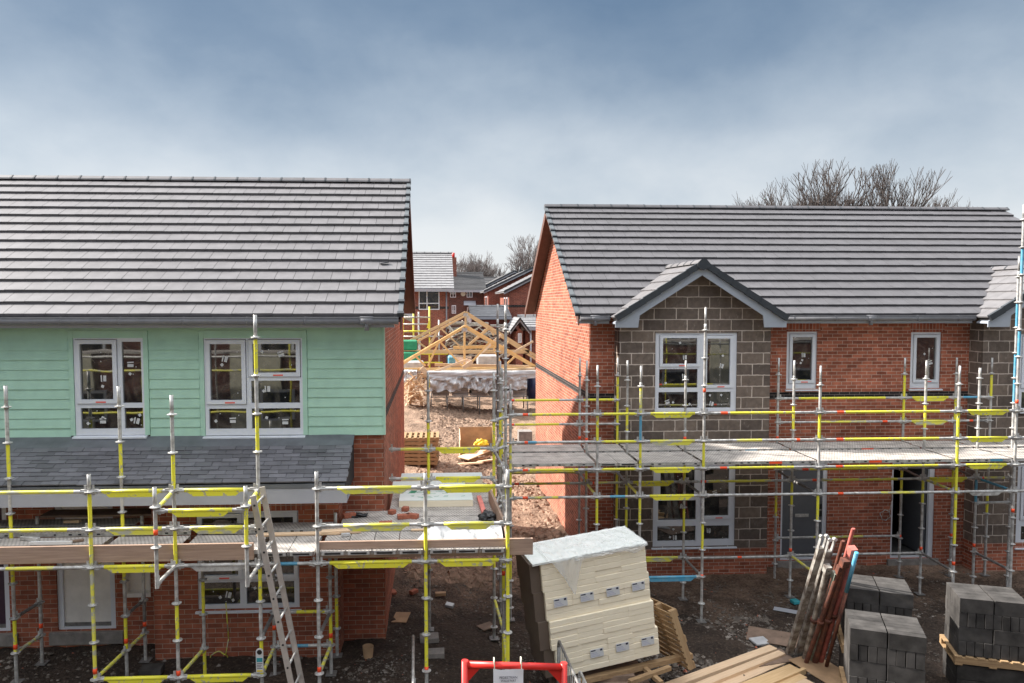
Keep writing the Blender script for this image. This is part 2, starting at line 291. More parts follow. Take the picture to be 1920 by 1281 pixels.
# ---------------------------------------------------------------- mesh builder
class MB:
    def __init__(s, skew=True): s.bm = bmesh.new(); s.mi = 0; s.skew = skew
    def V(s, p): return s.bm.verts.new(W(p) if s.skew else Vector(p))
    def f(s, vs):
        try: fc = s.bm.faces.new(vs); fc.material_index = s.mi; return fc
        except ValueError: return None
    def quad(s, *pts): s.f([s.V(p) for p in pts]); return s
    def prism(s, pts, vec):
        a = [s.V(p) for p in pts]; b = [s.V(Vector(p)+Vector(vec)) for p in pts]; n = len(pts)
        s.f(a); s.f(b[::-1])
        for i in range(n): s.f([a[i], b[i], b[(i+1) % n], a[(i+1) % n]])
        return s
    def box(s, a, b):
        a, b = [min(x, y) for x, y in zip(a, b)], [max(x, y) for x, y in zip(a, b)]
        return s.prism([(a[0], a[1], a[2]), (b[0], a[1], a[2]), (b[0], b[1], a[2]), (a[0], b[1], a[2])], (0, 0, b[2]-a[2]))
    def bar(s, p, q, w, h, up=(0, 0, 1)):
        p, q = Vector(p), Vector(q); d = (q-p).normalized(); x = d.cross(Vector(up))
        if x.length < 1e-4: x = d.cross(Vector((0, 1, 0)))
        x.normalize(); y = x.cross(d); x *= w/2; y *= h/2
        return s.prism([p-x-y, p+x-y, p+x+y, p-x+y], q-p)
    def tube(s, p, q, r, n=8, r2=None, cap=True):
        p, q = Vector(p), Vector(q); r2 = r if r2 is None else r2
        d = (q-p).normalized(); x = d.cross(Vector((0, 0, 1)))
        if x.length < 1e-3: x = Vector((1, 0, 0))
        x.normalize(); y = d.cross(x)
        A_, B_ = [], []
        for i in range(n):
            a = 2*math.pi*i/n; o = x*math.cos(a)+y*math.sin(a)
            A_.append(s.V(p+o*r)); B_.append(s.V(q+o*r2))
        for i in range(n):
            fc = s.f([A_[i], A_[(i+1) % n], B_[(i+1) % n], B_[i]])
            if fc: fc.smooth = True
        if cap: s.f(A_[::-1]); s.f(B_)
        return s
    def wall(s, u0, u1, z0, z1, v, holes=(), depth=.1):
        """a sheet facing the street with openings, reveals and a back edge depth behind"""
        us = sorted({u0, u1, *[h[0] for h in holes], *[h[1] for h in holes]}); zs = sorted({z0, z1, *[h[2] for h in holes], *[h[3] for h in holes]})
        us = [x for x in us if u0 <= x <= u1]; zs = [x for x in zs if z0 <= x <= z1]
        vt = {}
        def g(i, j):
            if (i, j) not in vt: vt[i, j] = s.V((us[i], v, zs[j]))
            return vt[i, j]
        for i in range(len(us)-1):
            for j in range(len(zs)-1):
                cu, cz = (us[i]+us[i+1])/2, (zs[j]+zs[j+1])/2
                if any(h[0] < cu < h[1] and h[2] < cz < h[3] for h in holes): continue
                s.f([g(i, j), g(i+1, j), g(i+1, j+1), g(i, j+1)])
        for a0, a1, b0, b1 in list(holes)+[(u0, u1, z0, z1)]:
            c = [(a0, b0), (a1, b0), (a1, b1), (a0, b1)]
            for k in range(4):
                p, q = c[k], c[(k+1) % 4]
                s.quad((p[0], v, p[1]), (q[0], v, q[1]), (q[0], v+depth, q[1]), (p[0], v+depth, p[1]))
        return s
    def build(s, name, mats, parent=None, smooth=False, recalc=True, bevel=0):
        if recalc: bmesh.ops.recalc_face_normals(s.bm, faces=s.bm.faces)
        me = bpy.data.meshes.new(name)
        inv = None
        if parent is not None and s.skew:
            off = WORLD[parent.name]
            for v in s.bm.verts: v.co -= off
        if smooth:
            for f in s.bm.faces: f.smooth = True
        s.bm.to_mesh(me); s.bm.free()
        for m in (mats if isinstance(mats, (list, tuple)) else [mats]): me.materials.append(M[m] if isinstance(m, str) else m)
        o = bpy.data.objects.new(name, me); col.objects.link(o)
        if parent is not None:
            o.parent = parent
            WORLD[o.name] = WORLD[parent.name] if s.skew else Vector((0, 0, 0))
        else: WORLD[o.name] = Vector((0, 0, 0))
        if bevel:
            b = o.modifiers.new('edge', 'BEVEL'); b.width = bevel; b.segments = 1; b.limit_method = 'ANGLE'
        return o
WORLD = {}
def thing(name, label, cat, loc=(0, 0, 0), rot=(0, 0, 0), group=None, skewloc=True):
    o = bpy.data.objects.new(name, None); col.objects.link(o); o.empty_display_size = .2
    o.location = W(loc) if skewloc else loc; o.rotation_euler = rot
    WORLD[o.name] = Vector(o.location)
    o['label'] = label; o['category'] = cat
    if group: o['group'] = group
    return o
def tag(o, label=None, cat=None, group=None, kind=None):
    if label: o['label'] = label
    if cat: o['category'] = cat
    if group: o['group'] = group
    if kind: o['kind'] = kind
    return o
def centre(o):
    """moves a one-mesh thing's origin to the foot of its mesh"""
    vs = o.data.vertices
    lo = Vector([min(v.co[i] for v in vs) for i in range(3)]); hi = Vector([max(v.co[i] for v in vs) for i in range(3)])
    c = Vector(((lo.x+hi.x)/2, (lo.y+hi.y)/2, lo.z))
    for v in vs: v.co -= c
    o.location = o.location+c; return o
def copy_tree(o, parent=None):
    c = o.copy(); col.objects.link(c)
    if parent: c.parent = parent
    for ch in o.children: copy_tree(ch, c)
    return c
def sm(a, b, x):
    x = max(0, min(1, (x-a)/(b-a))); return x*x*(3-2*x)
def gh(u, v):
    """height of the ground"""
    z = -.08-.45*sm(-1.2, 2.6, u)
    z += .85*sm(24, 36, v)+.8*sm(38, 50, v)
    return z

# ---------------------------------------------------------------- ground
def ground():
    def axis(a, b, step, lo, hi):
        xs = []; x = a
        while x < b: xs.append(x); x += step
        xs.append(b); d = step
        y = b
        while y < hi: d *= 1.35; y += d; xs.append(min(y, hi))
        y = a; d = step
        while y > lo: d *= 1.35; y -= d; xs.insert(0, max(y, lo))
        return xs
    us = axis(-8, 15, .13, -500, 500); vs = axis(7, 36, .13, -40, 800)
    bm = bmesh.new(); rows = []
    for v in vs:
        row = []
        for u in us:
            z = gh(u, v)
            if -9 < u < 16 and 6 < v < 40:
                k = noise.fractal(Vector((u*.7, v*.7, 3)), .9, 2.1, 5)
                z += .05*k
                far = sm(15, 19, v)
                z += (.035+.05*far)*noise.fractal(Vector((u*3.1, v*3.1, 9)), .8, 2.2, 4)
            row.append(bm.verts.new(W((u, v, z))))
        rows.append(row)
    for j in range(len(vs)-1):
        for i in range(len(us)-1): bm.faces.new((rows[j][i], rows[j][i+1], rows[j+1][i+1], rows[j+1][i]))
    me = bpy.data.meshes.new('ground'); bm.to_mesh(me); bm.free()
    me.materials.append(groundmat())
    o = bpy.data.objects.new('ground', me); col.objects.link(o); o['kind'] = 'structure'
    for p in me.polygons: p.use_smooth = True
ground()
def stone(mb, u, v, z, r, mi=0):
    mb.mi = mi
    vs = []
    a0 = random.random()*6.3
    sx, sy, sz = r*random.uniform(.7, 1.3), r*random.uniform(.7, 1.3), r*random.uniform(.4, .9)
    n = 5
    for k in range(n):
        a = a0+k*2*math.pi/n+random.uniform(-.3, .3); w = random.uniform(.7, 1.1)
        vs.append(mb.V((u+sx*w*math.cos(a), v+sy*w*math.sin(a), z+sz*random.uniform(-.2, .3))))
    t = mb.V((u+random.uniform(-.3, .3)*sx, v+random.uniform(-.3, .3)*sy, z+sz)); b2 = mb.V((u+sx*random.uniform(-.4, .4), v+sy*random.uniform(-.4, .4), z+sz*.8))
    for k in range(n): mb.f([vs[k], vs[(k+1) % n], t if k < 3 else b2])
    mb.f([vs[0], t, b2]); mb.f([vs[3], b2, t])
def scatter_stones():
    mb = MB()
    def put(u0, u1, v0, v1, n, r0, r1, mi=None):
        for _ in range(n):
            u, v = random.uniform(u0, u1), random.uniform(v0, v1)
            if noise.noise(Vector((u*.9, v*.9, 1.5))) < random.uniform(-.5, .25): continue
            r = r0+(r1-r0)*random.random()**3
            stone(mb, u, v, gh(u, v)-r*.1, r, mi if mi is not None else 0 if random.random() < .80 else (1 if random.random() < .93 else 2))
    put(-1.2, 3.2, 8.5, 14, 13000, .008, .032)
    put(2.0, 7.5, 10.4, 14.6, 9500, .008, .036)
    put(3.1, 6.2, 10.6, 12.9, 2600, .016, .065)
    put(-6.5, -1, 8.8, 11.2, 2600, .010, .05)
    put(7, 13, 11, 15, 3600, .010, .042)
    put(-.6, 3.3, 14, 34, 14000, .03, .15, 3); put(-.6, 3.3, 14, 34, 1200, .02, .07)
    o = mb.build('rubble', ['stone', pm('pale_stone', (.22, .19, .165), .9), 'redbrick', pm('earth_clod', (.36, .245, .175), .95, c2=(.17, .11, .075), scale=5)], recalc=False); o['kind'] = 'stuff'
scatter_stones()
# ---------------------------------------------------------------- roofs
def tiles(mb, O, eu, es, ext, n, g, tw=.3, th=.055, jit=.0018, half=True, drop=0.):
    O, eu, es = Vector(O), Vector(eu), Vector(es); nn = eu.cross(es).normalized()
    if nn.z < 0: nn = -nn
    for i in range(n):
        s0 = i*g; s1 = s0+g+.04; a0, a1 = ext(s0+g*.5)
        off = tw*.5*(i % 2) if half else random.random()*tw
        k = math.floor((a0-off)/tw)
        while True:
            x0 = max(a0, off+k*tw+.003); x1 = min(a1, off+(k+1)*tw-.003); k += 1
            if x0 >= a1: break
            if x1-x0 < .02: continue
            h = th+random.uniform(-jit, jit); ds = random.uniform(-jit, jit)*2.5; hb = random.uniform(0, jit)
            P = lambda x, s, hh: mb.V(O+eu*x+es*s+nn*hh)
            t = [P(x0, s0+ds, h), P(x1, s0+ds, h+random.uniform(-jit, jit)*.5), P(x1, s1, .006+hb), P(x0, s1, .006+hb)]
            b = [P(x0, s0+ds, h-th), P(x1, s0+ds, h-th)]
            mb.f(t); mb.f([b[0], b[1], t[1], t[0]]); mb.f([b[0], t[0], t[3]]); mb.f([b[1], t[2], t[1]])
def ridge(mb, p, q, seg=.45, w=.13, h=.075):
    """capped ridge tiles butted end to end"""
    p, q = Vector(p), Vector(q); d = (q-p); L = d.length; d.normalize(); x = d.cross(Vector((0, 0, 1))).normalized()
    n = int(L/seg)+1
    for i in range(n):
        a = p+d*min(L, i*seg+.004); b = p+d*min(L, (i+1)*seg-.004)
        if (b-a).length < .03: continue
        e = random.uniform(-.003, .003)
        prof = [x*-w+Vector((0, 0, -h)), x*-w*.9+Vector((0, 0, -h+.03)), x*-w*.4+Vector((0, 0, .012+e)), x*w*.4+Vector((0, 0, .012+e)), x*w*.9+Vector((0, 0, -h+.03)), x*w+Vector((0, 0, -h))]
        mb.prism([a+o for o in prof], b-a)
        prof2 = [o*1.1+Vector((0, 0, .004)) for o in prof]
        mb.mi = 1; mb.prism([b-d*.03+o for o in prof2], d*.032); mb.mi = 0
# ---------------------------------------------------------------- windows and doors
def window(root, v, outer, panes, sill=True, deep=.055, stick=True, wallv=None):
    x0, y0, x1, y1 = outer; xm, ym = (x0+x1)/2, (y0+y1)/2
    U = lambda x: A(x, ym, v)[0]
    Z = lambda y: A(xm, y, v)[1]
    u0, u1, z0, z1 = U(x0), U(x1), Z(y1), Z(y0)
    mb = MB(); rects = [(U(p[0]), U(p[2]), Z(p[3]), Z(p[1]), p[4] if len(p) > 4 else 0) for p in panes]
    mb.wall(u0, u1, z0, z1, v, [(a-.035*s, b+.035*s, c-.035*s, d+.035*s) for a, b, c, d, s in rects], deep)
    fr = mb.build('window', 'upvc', root)
    for a, b, c, d, s in rects:
        if s:
            m = MB(); m.wall(a-.062, b+.062, c-.062, d+.062, v-.022, [(a, b, c, d)], .06)
            if s == 2: m.mi = 1; m.box(((a+b)/2-.02, v-.026, c-.05), ((a+b)/2+.13, v-.0222, c-.028))
            m.build('sash', ['upvc', 'redtag'], fr)
        m = MB(); vv = v+.03 if not s else v+.02
        m.quad((a-.004, vv, c-.004), (b+.004, vv, c-.004), (b+.004, vv, d+.004), (a-.004, vv, d+.004))
        if stick:
            m.mi = 1
            def lab(cu, cz, w, h, ang):
                ca, sa = math.cos(ang), math.sin(ang)
                m.quad(*[(cu+ca*i*w/2-sa*j*h/2, vv-.004, cz+sa*i*w/2+ca*j*h/2) for i, j in ((-1, -1), (1, -1), (1, 1), (-1, 1))])
            W_, H_ = b-a, d-c
            for _ in range(random.choice((1, 1, 2))):
                lab(a+W_*random.uniform(.15, .85), c+H_*random.uniform(.15, .85), .042, .042, random.uniform(.3, 1.2))
            cu, cz = a+W_*random.uniform(.2, .8), c+H_*random.uniform(.2, .8); an = random.choice((0, 1.57, 1.3, .3))
            lab(cu, cz, .09, .045, an); lab(cu-.05*math.sin(an), cz+.05*math.cos(an), .1, .02, an+.05)
            for _ in range(2): lab(a+W_*random.uniform(.08, .92), c+H_*random.uniform(.08, .92), .014, .014, random.random())
        m.build('pane', ['glass', 'paper'], fr, recalc=False)
    if sill:
        m = MB(); m.prism([(u0-.03, v-.07, z0-.045), (u0-.03, v+.03, z0-.045), (u0-.03, v+.03, z0-.002), (u0-.03, v-.07, z0-.02)], (u1-u0+.06, 0, 0)); m.build('sill', 'upvc', fr)
    return (u0, u1, z0, z1)
def wrect(v, outer):
    x0, y0, x1, y1 = outer; xm, ym = (x0+x1)/2, (y0+y1)/2
    return A(x0, ym, v)[0], A(x1, ym, v)[0], A(xm, y1, v)[1], A(xm, y0, v)[1]
# ================================================================ LEFT HOUSE (green boarding)
LW = 11.4; LU = -.79; LX = -13.0; LB = 19.4; LR = 15.4; LRZ = 7.82; LEV = 11.02; LEZ = 5.10
LP = (LRZ-LEZ)/(LR-LEV)
LH = thing('clad_house', 'two storey house with pale green boarding above a brick ground floor, scaffolded', 'house', (-6, LW, gh(-6, LW)))
def left_house():
    r = LH
    W1 = (140, 634, 271, 816); W2 = (384, 634, 568, 816)
    w1 = wrect(LW-.03, W1); w2 = wrect(LW-.03, W2)
    HT = 3.225+math.ceil((w1[3]+.02-3.225)/((5.03-3.225)/12)-1e-6)*((5.03-3.225)/12)
    # brick shell: front below the boarding, gable, rear
    door = (A(104, 1050, LW)[0], A(214, 1050, LW)[0], .17, 2.22); door2 = (A(-80, 1050, LW)[0], A(15, 1050, LW)[0], .17, 2.22)
    mb = MB()
    meter = (A(231, 1090, LW)[0], A(282, 1090, LW)[0], A(256, 1120, LW)[1], A(256, 1062, LW)[1])
    mb.wall(LX, LU, -.8, 3.23, LW, [door, door2, meter], .12)
    mb.quad((LU, LW, -.8), (LU, LB, -1.2), (LU, LB, LEZ), (LU, LW, LEZ)); mb.f([mb.V(p) for p in ((LU, LW, LEZ), (LU, LB, LEZ), (LU, LR, LRZ-.06))])
    mb.quad((LX, LW, -.8), (LX, LB, -1.2), (LX, LB, LEZ), (LX, LW, LEZ)); mb.quad((LX, LB, -1.2), (LU, LB, -1.2), (LU, LB, LEZ), (LX, LB, LEZ))
    mb.quad((LX, LW, 3.23), (LU, LW, 3.23), (LU, LW, LEZ), (LX, LW, LEZ))
    wall = mb.build('wall', 'brick', r, recalc=False)
    m = MB(); zb = A(750, 702, 18.5)[1]
    m.quad((LU+.004, LW, zb-.07), (LU+.004, LB, zb-.07), (LU+.004, LB, zb+.08), (LU+.004, LW, zb+.08)); m.build('string_course', 'band', wall, recalc=False)
    # bay under the porch roof
    bu0, bu1, bv = A(285, 1000, 10.9)[0], A(635, 1000, 10.9)[0], 10.9
    WB = (370, 958, 561, 1141); wb = wrect(bv+.02, WB)
    mb = MB(); mb.wall(bu0, bu1, -.6, 2.62, bv, [wb], .1)
    for u in (bu0, bu1): mb.quad((u, bv, -.6), (u, LW, -.6), (u, LW, 2.62), (u, bv, 2.62))
    bay = mb.build('bay_wall', 'brick', r, recalc=False)
    m = MB(); m.wall(wb[0]-.1, wb[1]+.1, wb[3]+.004, wb[3]+.215, bv-.004, [], .004); m.build('soldier_course', 'soldier', bay)
    window(r, bv+.03, WB, [(380, 970, 447, 1078, 2), (463, 970, 551, 1078, 1), (379, 1091, 449, 1133), (461, 1091, 551, 1133)])
    m = MB(); m.box((bu0+.25, bv-.45, -.35), (bu1+.2, bv-.05, -.14)); m.build('foundation_step', 'conc', r, bevel=.01)
    # boarding
    zt, zb = 5.03, 3.225; n = 12; ph = (zt-zb)/n; cv = LW-.02
    mb = MB()
    for i in range(n):
        z0 = zb+i*ph; z1 = z0+ph
        spans = [(LX, A(718, 700, LW)[0])]
        for w in (w1, w2):
            if z0 < w[3]+.02:
                spans = [x for (a, b) in spans for x in ([(a, w[0]-.075), (w[1]+.075, b)] if a < w[0] < b else [(a, b)])]
        for a, b in spans:
            cuts = [a]+[x for x in [LX+((i*1.87) % 5.0)+5.0*q for q in range(4)] if a+.3 < x < b-.3]+[b]
            for c0, c1 in zip(cuts, cuts[1:]):
                e = random.uniform(-.0025, .0025); e2 = random.uniform(-.002, .002)
                mb.prism([(c0, cv-.026+e, z0+e2), (c0, cv, z0), (c0, cv, z1+.012), (c0, cv-.009+e*.5, z1+.012)], (c1-c0-.0015, 0, 0))
    clad = mb.build('cladding', 'green', r)
    m = MB()
    for w in (w1, w2):
        m.box((w[0]-.07, cv-.032, w[2]), (w[0], LW+.02, HT-.002)); m.box((w[1], cv-.032, w[2]), (w[1]+.07, LW+.02, HT-.002)); m.box((w[0]+.001, cv-.031, w[3]), (w[1]-.001, LW+.02, HT-.003))
    m.build('cladding_trim', 'green', clad)
    m = MB(); a = A(718, 700, LW)[0]; m.box((a, cv-.034, zb), (a+.035, LW-.002, zt)); m.mi = 1; m.box((a+.036, cv-.03, zb), (LU+.012, LW+.04, zt)); m.build('corner_trim', ['green', 'cream'], clad)
    window(r, LW-.045, W1, [(152, 645, 213, 749, 2), (230, 641, 266, 756), (150, 765, 219, 804), (232, 765, 267, 804)], deep=.05)
    window(r, LW-.045, W2, [(395, 645, 454, 750, 2), (475, 645, 556, 699, 2), (471, 714, 562, 756), (391, 766, 461, 804), (471, 766, 562, 804)], deep=.05)
    # doors
    for d, mt, lab in ((door, 'doorw', 'dusty white door'), (door2, 'doorp', 'dark purple door')):
        m = MB(); m.wall(d[0], d[1], d[2], d[3], LW+.03, [(d[0]+.085, d[1]-.085, d[2]+.04, d[3]-.085)], .06); fr = m.build('door_frame', 'upvc', r)
        m = MB(); m.box((d[0]+.087, LW+.06, d[2]+.042), (d[1]-.087, LW+.1, d[3]-.087)); dr = m.build('door', mt, r); dr['label'] = lab
        m = MB(); c = (d[0]+d[1])/2; m.box((c-.13, LW+.05, 1.52), (c+.13, LW+.062, 1.585)); m.build('letter_plate', 'galvd', dr)
        m = MB(); m.box((d[0]+.09, LW+.045, d[2]+.042), (d[1]-.09, LW+.058, d[2]+.10)); m.build('weather_bar', 'galvd', dr)
        m = MB(); m.box((d[0]-.12, LW-.05, d[2]-.22), (d[1]+.12, LW-.002, d[2]-.02)); m.build('threshold', 'conc', r, bevel=.008)
    m = MB(); m.wall(meter[0], meter[1], meter[2], meter[3], LW-.004, [(meter[0]+.05, meter[1]-.02, meter[2]+.06, meter[3]-.02)], .12)
    m.box((meter[0], LW+.115, meter[2]), (meter[1], LW+.13, meter[3])); m.build('meter_box', 'doorw', r)
    # porch roof
    pu1 = -1.24; ev = 10.3; ez = 2.74; tz = 3.23
    es = Vector((0, LW-.02-ev, tz-ez)); L = es.length; es.normalize(); O = Vector((0, ev, ez))
    mb = MB(); tiles(mb, O, (1, 0, 0), es, lambda s: (LX, pu1), 9, .098, .25, .020, .004); pr = mb.build('porch_roof', 'slate', r, recalc=False)
    m = MB(); nn = Vector((0, -es.z, es.y))
    a = O+es*.885+nn*.012; b = O+es*(L)+nn*.016
    nseg = 60
    for k in range(nseg):
        ua, ub = LX+(pu1-LX)*k/nseg, LX+(pu1-LX)*(k+1)/nseg
        for t0, t1 in ((0, .45), (.45, 1)):
            q = lambda u, t: Vector((u, 0, 0))+Vector((0, 1, 1))*0+(a*(1-t)+b*t)+nn*(.006*noise.noise(Vector((u*2.3, t*3, 0))))
            m.quad(q(ua, t0), q(ub, t0), q(ub, t1), q(ua, t1))
    fl = m.build('lead_flashing', 'lead', pr, recalc=False)
    m = MB(); m.prism([(LX, ev+.03, ez-.03), (LX, LW, tz-.03), (LX, LW, ez-.2), (LX, ev+.03, ez-.2)], (pu1-.02-LX, 0, 0)); m.build('porch_deck', 'deckdark', pr)
    m = MB(); m.box((LX, ev-.005, ez-.30), (pu1-.005, ev+.02, ez-.085)); m.box((LX, ev+.021, ez-.30), (pu1-.01, bv-.005, ez-.28)); m.build('porch_fascia', 'fascia', pr)
    m = MB(); m.box((LX, ev-.012, ez-.08), (pu1-.03, ev+.012, ez-.018)); m.build('eaves_strip', 'lead', pr)
    # main roof
    es = Vector((0, LR-LEV, LRZ-LEZ)); L = es.length; es.normalize()
    mb = MB(); tiles(mb, (0, LEV-.02, LEZ), (1, 0, 0), es, lambda s: (LX, LU+.27), 15, (L-.03)/15, .3); rf = mb.build('roof', 'tile', r, recalc=False)
    m = MB(); m.quad((LX, LEV, LEZ-.02), (LU+.2, LEV, LEZ-.02), (LU+.2, LR, LRZ-.04), (LX, LR, LRZ-.04)); m.quad((LX, LR, LRZ-.04), (LU+.3, LR, LRZ-.04), (LU+.3, 2*LR-LEV, LEZ-.02), (LX, 2*LR-LEV, LEZ-.02)); m.build('roof_deck', 'deckdark', rf, recalc=False)
    m = MB(); ridge(m, (LX, LR, LRZ+.075), (LU+.34, LR, LRZ+.075)); m.build('ridge', ['tile', 'verge'], rf)
    m = MB(); n = 15; g = (L-.03)/15
    nn = Vector((0, -es.z, es.y))
    for i in range(n):
        p = Vector((LU+.30, LEV-.02, LEZ))+es*(i*g)
        m.mi = 0; m.bar(p+nn*.035, p+es*(g+.01)+nn*.005, .075, .05, nn)
        m.mi = 1; m.bar(p-es*.012+nn*.03, p+es*.05+nn*.03, .10, .075, nn)
    m.build('verge', ['vergelight', 'verge'], rf)
    m = MB()
    for sgn in (1, -1):
        e0 = Vector((0, LEV if sgn == 1 else 2*LR-LEV, LEZ)); e1 = Vector((0, LR, LRZ)); d = (e1-e0).normalized()
        for u0, u1, t0, t1 in ((LU+.005, LU+.29, .05, .09), (LU+.291, LU+.315, -.0, .21)):
            m.prism([e0+Vector((u0, 0, -t0)), e1+Vector((u0, 0, -t0)), e1+Vector((u0, 0, -t1)), e0+Vector((u0, 0, -t1))], (u1-u0, 0, 0))
    m.build('bargeboard', 'brown', rf)
    m = MB(); m.box((LX, LEV-.005, LEZ-.17), (LU+.20, LEV+.02, LEZ-.012)); m.box((LX, LEV+.021, LEZ-.165), (LU+.195, LW-.03, LEZ-.145)); fa = m.build('eaves_fascia', 'fascia', r)
    m = MB(); gz = LEZ-.065; gv = LEV-.065
    m.tube((LX, gv, gz), (LU+.27, gv, gz), .056, 12); m.box((LX, gv-.056, gz+.035), (LU+.27, gv+.056, gz+.058))
    x = LX+.4
    while x < LU: m.tube((x, gv, gz), (x+.025, gv, gz), .061, 12); x += .92 if int(x*10) % 3 else .86
    ux = A(688, 598, LEV)[0]; m.tube((ux-.10, gv, gz), (ux+.10, gv, gz), .064, 12); m.tube((ux, gv, gz-.15), (ux, gv, gz), .036, 10)
    m.build('gutter', 'gutter', r)
left_house()
# ================================================================ RIGHT HOUSE (brick with blockwork bays)
RW = 15.3; RU = 3.35; RX = 15.5; RB = 23.5; RR = 19.4; RRZ = 7.86; REV = 14.98; REZ = 5.04; BV = 14.9
RP = (RRZ-REZ)/(RR-REV)
RH = thing('brick_house', 'orange brick house with blockwork gabled bays and slate grey tiles, gable end in sun', 'house', (8, RW, gh(8, RW)))
def right_house():
    r = RH
    S1 = (1474, 622, 1531, 729); S2 = (1706, 623, 1763, 728)
    s1, s2 = wrect(RW+.02, S1), wrect(RW+.02, S2)
    zt = 1.80
    d1 = (A(1464, 960, RW)[0], A(1551, 960, RW)[0], -.38, zt); d2 = (A(1671, 960, RW)[0], A(1752, 960, RW)[0], -.38, zt)
    b1 = (A(1160, 800, BV)[0], A(1442, 800, BV)[0]); b2 = (A(1838, 800, BV)[0], A(1838, 800, BV)[0]+3.15)
    mb = MB(); mb.wall(RU, RX, -1.1, REZ, RW, [s1, s2, d1, d2], .12)
    mb.quad((RU, RW, -1.1), (RU, RB, -1.1), (RU, RB, REZ), (RU, RW, REZ)); mb.f([mb.V(p) for p in ((RU, RW, REZ), (RU, RB, REZ), (RU, RR, RRZ-.06))])
    mb.quad((RX, RW, -1.1), (RX, RB, -1.1), (RX, RB, REZ), (RX, RW, REZ)); mb.f([mb.V(p) for p in ((RX, RW, REZ), (RX, RB, REZ), (RX, RR, RRZ-.06))]); mb.quad((RU, RB, -1.1), (RX, RB, -1.1), (RX, RB, REZ), (RU, RB, REZ))
    wall = mb.build('wall', 'brickR', r, recalc=False)
    zb = A(1500, 742, RW)[1]
    m = MB(); m.wall(b1[1], b2[0], zb-.075, zb+.075, RW-.004, [], .004); m.wall(RU-.004, b1[0], zb-.075, zb+.075, RW-.004, [], .004)
    m.quad((RU-.004, RW-.004, zb-.075), (RU-.004, RB, zb-.075), (RU-.004, RB, zb+.075), (RU-.004, RW-.004, zb+.075)); m.build('string_course', 'band', wall, recalc=False)
    for s in (s1, s2):
        m = MB(); m.wall(s[0]-.02, s[1]+.06, s[3]+.004, 4.955, RW-.004, [], .004); m.build('soldier_course', 'soldier', wall)
    for S in (S1, S2):
        window(r, RW+.03, S, [(S[0]+11, S[1]+10, S[2]-9, S[3]-16, 2)], deep=.08)
    for a in (d1, d2): m = MB(); m.box((a[0]-.08, RW-.06, a[2]-.26), (a[1]+.1, RW-.003, a[2]-.005)); m.build('threshold', 'conc', r, bevel=.01)
    # grey front door
    m = MB(); m.wall(d1[0], d1[1], d1[2], d1[3], RW+.03, [(d1[0]+.05, d1[1]-.09, d1[2]+.05, d1[3]-.08)], .07); m.build('door_frame', 'upvc', r)
    m = MB(); m.box((d1[0]+.052, RW+.06, d1[2]+.052), (d1[1]-.092, RW+.1, d1[3]-.082)); dr = m.build('door', 'doorg', r)
    c = (d1[0]+d1[1])/2-.02; zl = A(1505, 968, RW)[1]
    m = MB(); m.box((c-.15, RW+.048, zl-.035), (c+.15, RW+.062, zl+.035)); m.build('letter_plate', 'galv', dr)
    zh = A(1540, 958, RW)[1]; uh = A(1541, 958, RW)[0]
    m = MB(); m.box((uh-.025, RW+.045, zh-.14), (uh+.025, RW+.062, zh+.14)); m.mi = 1; m.box((uh-.09, RW+.02, zh), (uh+.01, RW+.044, zh+.02)); m.build('handle', ['black', 'galv'], dr)
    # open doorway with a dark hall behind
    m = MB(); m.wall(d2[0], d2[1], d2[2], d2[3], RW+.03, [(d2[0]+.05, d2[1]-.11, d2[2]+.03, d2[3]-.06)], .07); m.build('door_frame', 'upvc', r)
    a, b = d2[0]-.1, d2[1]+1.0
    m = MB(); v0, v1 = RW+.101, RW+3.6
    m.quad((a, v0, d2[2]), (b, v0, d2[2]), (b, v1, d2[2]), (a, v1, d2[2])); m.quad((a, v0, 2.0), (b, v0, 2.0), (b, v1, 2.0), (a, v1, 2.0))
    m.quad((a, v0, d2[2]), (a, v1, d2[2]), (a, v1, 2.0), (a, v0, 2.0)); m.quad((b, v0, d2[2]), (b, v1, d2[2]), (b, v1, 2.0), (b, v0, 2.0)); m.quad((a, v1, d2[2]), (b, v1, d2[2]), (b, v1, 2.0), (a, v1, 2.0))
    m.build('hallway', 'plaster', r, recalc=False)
    m = MB(); m.box((d2[1]-.16, RW+.12, d2[2]+.04), (d2[1]-.115, RW+.92, d2[3]-.1)); m.build('door', 'doorg', r)
    # bays
    WU = (1228, 624, 1381, 772); WL = (1224, 868, 1378, 1024)
    def bay(u0, u1, wins, pz=.06):
        holes = [wrect(BV+.02, w) for w in wins]
        top = REZ+.02; cu = (u0+u1)/2; bz = RRZ; apex = 5.02+(u1-u0)/2*RP
        mb = MB(); mb.wall(u0, u1, pz, top, BV, holes, .1)
        mb.f([mb.V(p) for p in ((u0, BV, top), (u1, BV, top), (cu, BV, apex))])
        for u in (u0, u1): mb.quad((u, BV, pz), (u, RW, pz), (u, RW, top), (u, BV, top))
        bw = mb.build('bay_wall', 'block', r, recalc=False)
        m = MB(); m.wall(u0-.004, u1+.004, -1.0, pz+.002, BV-.004, [], .01)
        for u in (u0-.004, u1+.004): m.quad((u, BV-.004, -1), (u, RW, -1), (u, RW, pz), (u, BV-.004, pz))
        m.build('plinth', 'brickR', bw, recalc=False)
        fv = BV-.34; hw = (u1-u0)/2+.17; ez = 4.99; az = ez+hw*RP
        rf = None
